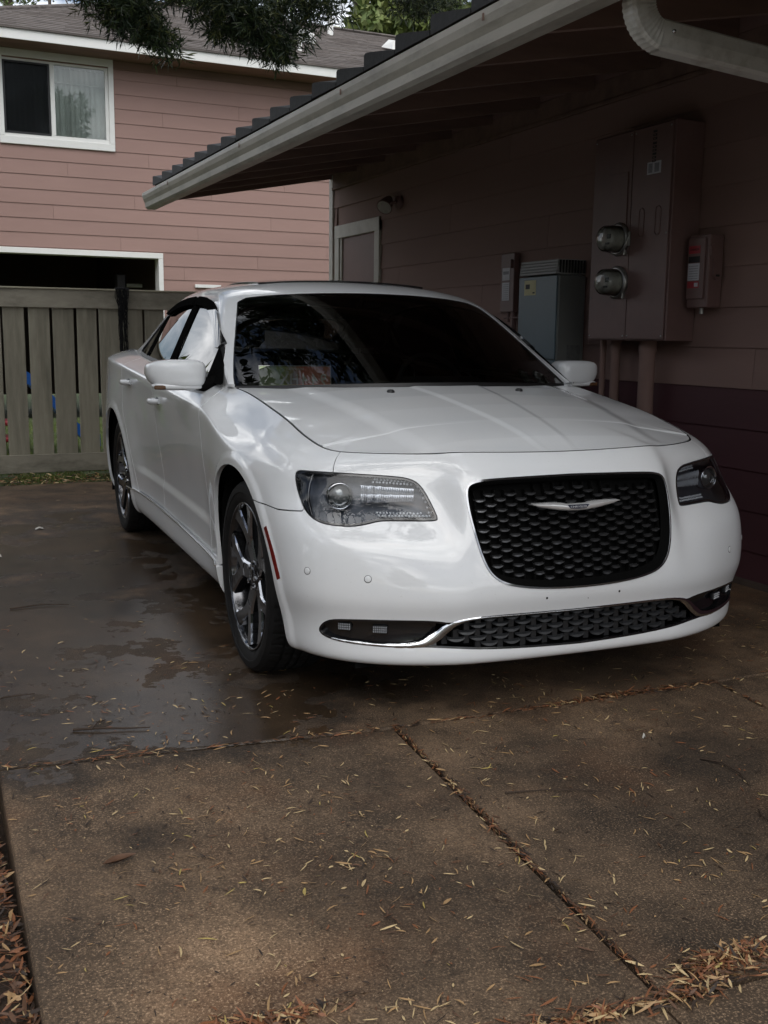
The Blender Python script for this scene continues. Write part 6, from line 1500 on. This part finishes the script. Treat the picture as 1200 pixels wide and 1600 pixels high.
for i in range(3):
    mb = MB(); mb.bbox(-.52+.07*i, -.34, -.20, .20, .12+.17*i, .17+.17*i, .015); mb.build('slide_step', M_rd, sl)

# ================================================================== TREES
M_leaf = [mat('leaf_dark', (.022, .040, .014), .5, var=.35, scale=3), mat('leaf_mid', (.050, .075, .020), .5, var=.3, scale=3), mat('leaf_olive', (.105, .115, .035), .5, var=.3, scale=3)]
M_bark = mat('tree_bark', (.07, .052, .04), .9, var=.3, scale=9, stretch=(1, 1, .3), bump=.01, bscale=14)
rng = np.random.default_rng(5)
def leaf_cloud(name, centers, radii, n_per, size, mats_, wts, parent, thin=.16, clump=.5, shell=.0):
    """strap leaves in sprays: each spray sits inside one of the blobs and fans out leaves"""
    V_, F_, MI = [], [], []
    for c_, r_, n_ in zip(centers, radii, n_per):
        u = rng.normal(size=(n_, 3)); u /= np.linalg.norm(u, axis=1, keepdims=True); rad = rng.random(n_)**(1/3)
        rad = np.maximum(rad, shell*rng.random(n_)+0*rad); sp = np.array(c_)+u*rad[:, None]*np.array(r_)
        for k in range(n_):
            ax_ = rng.normal(size=3); ax_[2] -= .4; ax_ /= np.linalg.norm(ax_); q = rng.choice(len(mats_), p=wts); L_ = size*rng.uniform(.7, 1.3)
            m = 7
            for j in range(m):
                d = ax_+rng.normal(size=3)*.75; d /= np.linalg.norm(d); s_ = np.cross(d, rng.normal(size=3)); s_ /= np.linalg.norm(s_)+1e-9
                b_ = sp[k]+ax_*L_*(j/m)*1.1; l_ = L_*rng.uniform(.7, 1.2); w_ = l_*thin
                i0 = len(V_); V_ += [b_, b_+d*l_*.5+s_*w_/2, b_+d*l_, b_+d*l_*.5-s_*w_/2]; F_.append((i0, i0+1, i0+2, i0+3)); MI.append(q)
    me = bpy.data.meshes.new(name); me.from_pydata([tuple(v) for v in V_], [], F_)
    for m_ in mats_: me.materials.append(m_)
    me.polygons.foreach_set('material_index', MI); me.update(); return link(bpy.data.objects.new(name, me), parent)
def tree(name, label, at, trunk_pts, trunk_r, limbs, blobs, size, mats_, wts, cat='tree', grp=None, thin=.16):
    t_ = empty(name, at); tag(t_, label, cat, grp); a = Vector(at)
    mb = MB(); mb.tube([Vector(p)-a for p in trunk_pts], trunk_r, 12)
    mb.build('trunk', M_bark, t_)
    if limbs:
        for L_ in limbs:
            mb = MB(); mb.tube([Vector(p)-a for p in L_[0]], L_[1], 7); mb.build('limb', M_bark, t_)
    o = leaf_cloud('crown', [tuple(Vector(b[0])-a) for b in blobs], [b[1] for b in blobs], [b[2] for b in blobs], size, mats_, wts, t_, thin); return t_
# the tree over the drive: hanging sprays in view, the rest of the canopy above and behind
hang = [((-.70, 3.2, 3.28), (.27, .28, .15), 260), ((-.62, 3.2, 3.17), (.15, .2, .10), 130), ((-.47, 3.2, 3.09), (.10, .14, .09), 100), ((-.85, 3.2, 3.36), (.14, .2, .10), 80), ((-.40, 3.15, 3.01), (.05, .08, .05), 16),
        ((.02, 3.2, 3.30), (.30, .28, .13), 240), ((.12, 3.2, 3.20), (.19, .22, .10), 130), ((.30, 3.2, 3.13), (.16, .2, .08), 100), ((.42, 3.2, 3.20), (.12, .18, .08), 60), ((.33, 3.2, 3.07), (.05, .08, .04), 14), ((-.08, 3.2, 3.19), (.07, .1, .05), 30),
        ((.62, 3.25, 3.40), (.22, .2, .10), 90), ((-.35, 3.3, 3.45), (.5, .3, .12), 220), ((.35, 3.3, 3.46), (.5, .3, .12), 220), ((1.95, 4.2, 3.92), (.26, .25, .16), 150), ((1.75, 4.2, 3.86), (.14, .2, .08), 50)]
canopy = []
for i in range(74):
    x, y = rng.uniform(-6.0, 2.2), rng.uniform(-3.4, 6.0)
    canopy.append(((x, y, rng.uniform(4.6, 6.4)), (rng.uniform(.5, .9), rng.uniform(.5, .9), rng.uniform(.3, .55)), 90))
TRK = (-5.6, 2.2, -.1)
limbs = [([(-5.5, 2.2, 3.0), (-3.5, 2.4, 4.3), (-1.6, 3.0, 4.5), (-.2, 3.3, 3.9), (.3, 3.3, 3.5)], [.14, .10, .06, .03, .012]), ([(-1.6, 3.0, 4.5), (-.9, 3.15, 3.9), (-.6, 3.2, 3.45), (-.48, 3.2, 3.15)], [.04, .025, .015, .006]),
         ([(-5.5, 2.2, 3.4), (-4, .8, 5.0), (-2, -.6, 5.6), (0, -1.2, 5.6)], [.13, .09, .06, .02]), ([(-2.5, 2.7, 4.5), (-.5, 3.6, 5.0), (1.6, 4.2, 4.6), (1.9, 4.2, 4.0)], [.06, .045, .025, .008])]
for i in range(24):
    canopy.append(((rng.uniform(-1.2, 2.0), rng.uniform(1.2, 5.2), rng.uniform(4.6, 6.6)), (rng.uniform(.4, .7), rng.uniform(.4, .7), rng.uniform(.25, .45)), 90))
tr = tree('overhanging_tree', 'broad dark tree whose leafy branches hang into the top of the view', TRK, [(-5.6, 2.2, -.1), (-5.55, 2.2, 1.5), (-5.5, 2.2, 3.2), (-5.2, 2.1, 5.0)], [.30, .22, .18, .10], limbs, [(a_, b_, int(c_*1.7)) for a_, b_, c_ in hang], .068, M_leaf, [.60, .28, .12], thin=.125)
leaf_o = leaf_cloud('canopy', [tuple(Vector(b[0])-Vector(TRK)) for b in canopy], [b[1] for b in canopy], [b[2] for b in canopy], .17, M_leaf, [.6, .3, .1], tr, .3)
# background trees behind the pink building
bgm = [mat('far_leaf_a', (.09, .13, .03), .6, var=.3), mat('far_leaf_b', (.15, .19, .05), .6, var=.3), mat('far_leaf_c', (.21, .24, .08), .6, var=.3)]
def far_tree(name, label, x, y, z0, z1, rx, n_, size, lean=0.):
    bl_ = []
    for i in range(11):
        t = i/10; bl_.append(((x+rng.uniform(-.7, .7)*rx, y+rng.uniform(-.6, .6)*rx, z0+(z1-z0)*(.25+.7*t)), (rx*rng.uniform(.3, .5), rx*rng.uniform(.3, .5), (z1-z0)*rng.uniform(.09, .16)), n_//11))
    return tree(name, label, (x, y, -.1), [(x, y, -.1), (x+lean, y, z0+(z1-z0)*.3), (x, y, z1*.9)], [.35, .22, .06], None, bl_, size, bgm, [.35, .4, .25], grp='trees beyond the pink building', thin=.4)
far_tree('broadleaf_tree', 'bright green tree behind the roof, left one of the green trees', 11.2, 27, 5.0, 15.5, 2.9, 2600, .34)
far_tree('broadleaf_tree', 'pale feathery tree behind the roof, beside the dark eave', 15.0, 28, 5.0, 14.5, 2.2, 1500, .30)
far_tree('broadleaf_tree', 'shadowed green tree behind the roof between the hanging branches', 7.6, 27, 4, 12.6, 2.2, 1500, .34)
nt_ = empty('norfolk_pine', (1.25, 27, -.1)); tag(nt_, 'small layered pine top rising above the left end of the roof', 'pine tree')
mb = MB(); mb.tube([(0, 0, 0), (0, 0, 6), (0, 0, 14.2)], [.3, .2, .03], 8); mb.build('trunk', M_bark, nt_)
V_, F_ = [], []; rr_ = random.Random(4)
for zi in range(18):
    z_ = 7.5+.40*zi; R_ = 1.55*(1-zi/20)+.12
    for k in range(9):
        a = 2*math.pi*k/9+zi*.5; 
        for j in range(9):
            t = (j+1)/9; bx, by, bz = R_*t*math.cos(a), R_*t*math.sin(a), z_+.22*t*t
            for s_ in range(4):
                dx, dy, dz = rr_.uniform(-.14, .14), rr_.uniform(-.14, .14), rr_.uniform(-.02, .16); i0 = len(V_); V_ += [(bx, by, bz), (bx+dx+.03, by+dy, bz+dz*.5), (bx+dx*1.6, by+dy*1.6, bz+dz), (bx+dx-.03, by+dy, bz+dz*.6)]; F_.append((i0, i0+1, i0+2, i0+3))
me = bpy.data.meshes.new('crown'); me.from_pydata(V_, [], F_); me.materials.append(bgm[0]); link(bpy.data.objects.new('crown', me), nt_)
mb = MB(); mb.tube([(1.30, 20, 5), (1.30, 20, 8.75)], .035, 6); mb.tube([(1.30, 20, 8.72), (1.62, 20, 8.0), (1.9, 20, 7.5)], .012, 5); up_ = mb.build('utility_pole', M_bark); tag(up_, 'thin dark pole with a sloping wire above the roof left of the branches', 'pole')

for i in range(7):  # shrub row out of view, added to block light from the left
    y = -7.5+2.1*i; x = -6.9+.25*math.sin(i*2.1); h = 4.6+.5*math.sin(i*1.7)
    bl_ = [((x+rng.uniform(-.5, .5), y+rng.uniform(-1, 1), h*rng.uniform(.1, .92)), (.7, .9, .6), 60) for _ in range(12)]
    tree('added_shade_shrub', 'added shrub, out of view, blocking sky light left of the drive, place %s from the street' % ('first', 'second', 'third', 'fourth', 'fifth', 'sixth', 'last')[i], (x, y, -.1), [(x, y, -.1), (x, y, h*.8)], [.12, .05], None, bl_, .22, M_leaf, [.55, .33, .12], cat='shrub', grp='added hedge out of view, shading the car and wall', thin=.45)
for i, (x, y, h, r, nm) in enumerate(((-3.1, 17.5, 3.3, 1.5, 'low bushy tree just left of the pink building'), (-5.6, 20, 4.2, 1.8, 'taller bushy tree farther left behind the lawn'), (-7.6, 16, 2.6, 1.2, 'small round bush by the left house corner'))):
    bl_ = [((x+rng.uniform(-.7, .7)*r, y+rng.uniform(-.6, .6)*r, h*rng.uniform(.25, .9)), (r*.45, r*.45, h*.13), 100) for _ in range(10)]
    tree('garden_tree', nm, (x, y, -.1), [(x, y, -.1), (x, y, h*.7)], [.12, .05], None, bl_, .25, bgm, [.6, .3, .1], grp='bushes left of the pink building', thin=.4)
# ---- what the paint, glass and puddles mirror: street behind the camera
for i, (x, y, h, r) in enumerate(((-16, -19, 7.5, 3.4), (-9, -22, 6.0, 3.0), (9, -21, 7.0, 3.2), (17, -19, 9.0, 3.6), (-15, -8, 6.5, 2.8), (24, -12, 8, 3.2))):
    bl_ = [((x+rng.uniform(-.6, .6)*r, y+rng.uniform(-.6, .6)*r, h*rng.uniform(.35, .85)), (r*.5, r*.5, h*.16), 90) for _ in range(9)]
    tree('street_tree', 'round green street tree across the road, number from the left: '.replace(', number from the left: ', (' at its far left', ' left of centre', ' right of centre', ' on the right', ' nearest on the left', ' at its far right')[i]), (x, y, -.1), [(x, y, -.1), (x, y, h*.7)], [.25, .1], None, bl_, .42, bgm, [.5, .35, .15], grp='trees across the road', thin=.5)
lb = empty('left_house', (-9.5, 6, 0)); tag(lb, 'pink sided house on the left, mirrored in the side windows of the car', 'house')
for k in range(24):
    z0 = .05+.2075*k
    mb = MB(); lapboard(mb, 1.2, 13, z0, z0+.2075, -8.6, 1, 'y'); o = H(mb, 'siding_board', M_pink, lb)
mb = MB(); mb.box(-15, -8.62, 1.2, 13, 0, 5.05); H(mb, 'wall_core', M_pink, lb)
mb = MB(); vs_ = [(-8.0, .8, 4.95), (-8.0, 13.4, 4.95), (-11.6, 13.4, 6.4), (-11.6, .8, 6.4), (-15.4, .8, 4.95), (-15.4, 13.4, 4.95)]; vs_ += [(a, b, c_+.12) for a, b, c_ in vs_]; mb.add(vs_, [(0, 1, 2, 3), (3, 2, 5, 4), (6, 7, 8, 9), (9, 8, 11, 10), (0, 1, 7, 6), (0, 6, 9, 3), (3, 9, 10, 4), (1, 2, 8, 7), (2, 5, 11, 8)]); H(mb, 'roof', M_shing, lb)
mb = MB(); mb.bbox(-8.02, -7.99, .8, 13.4, 4.93, 5.09, .003); H(mb, 'fascia', M_wtrim, lb)
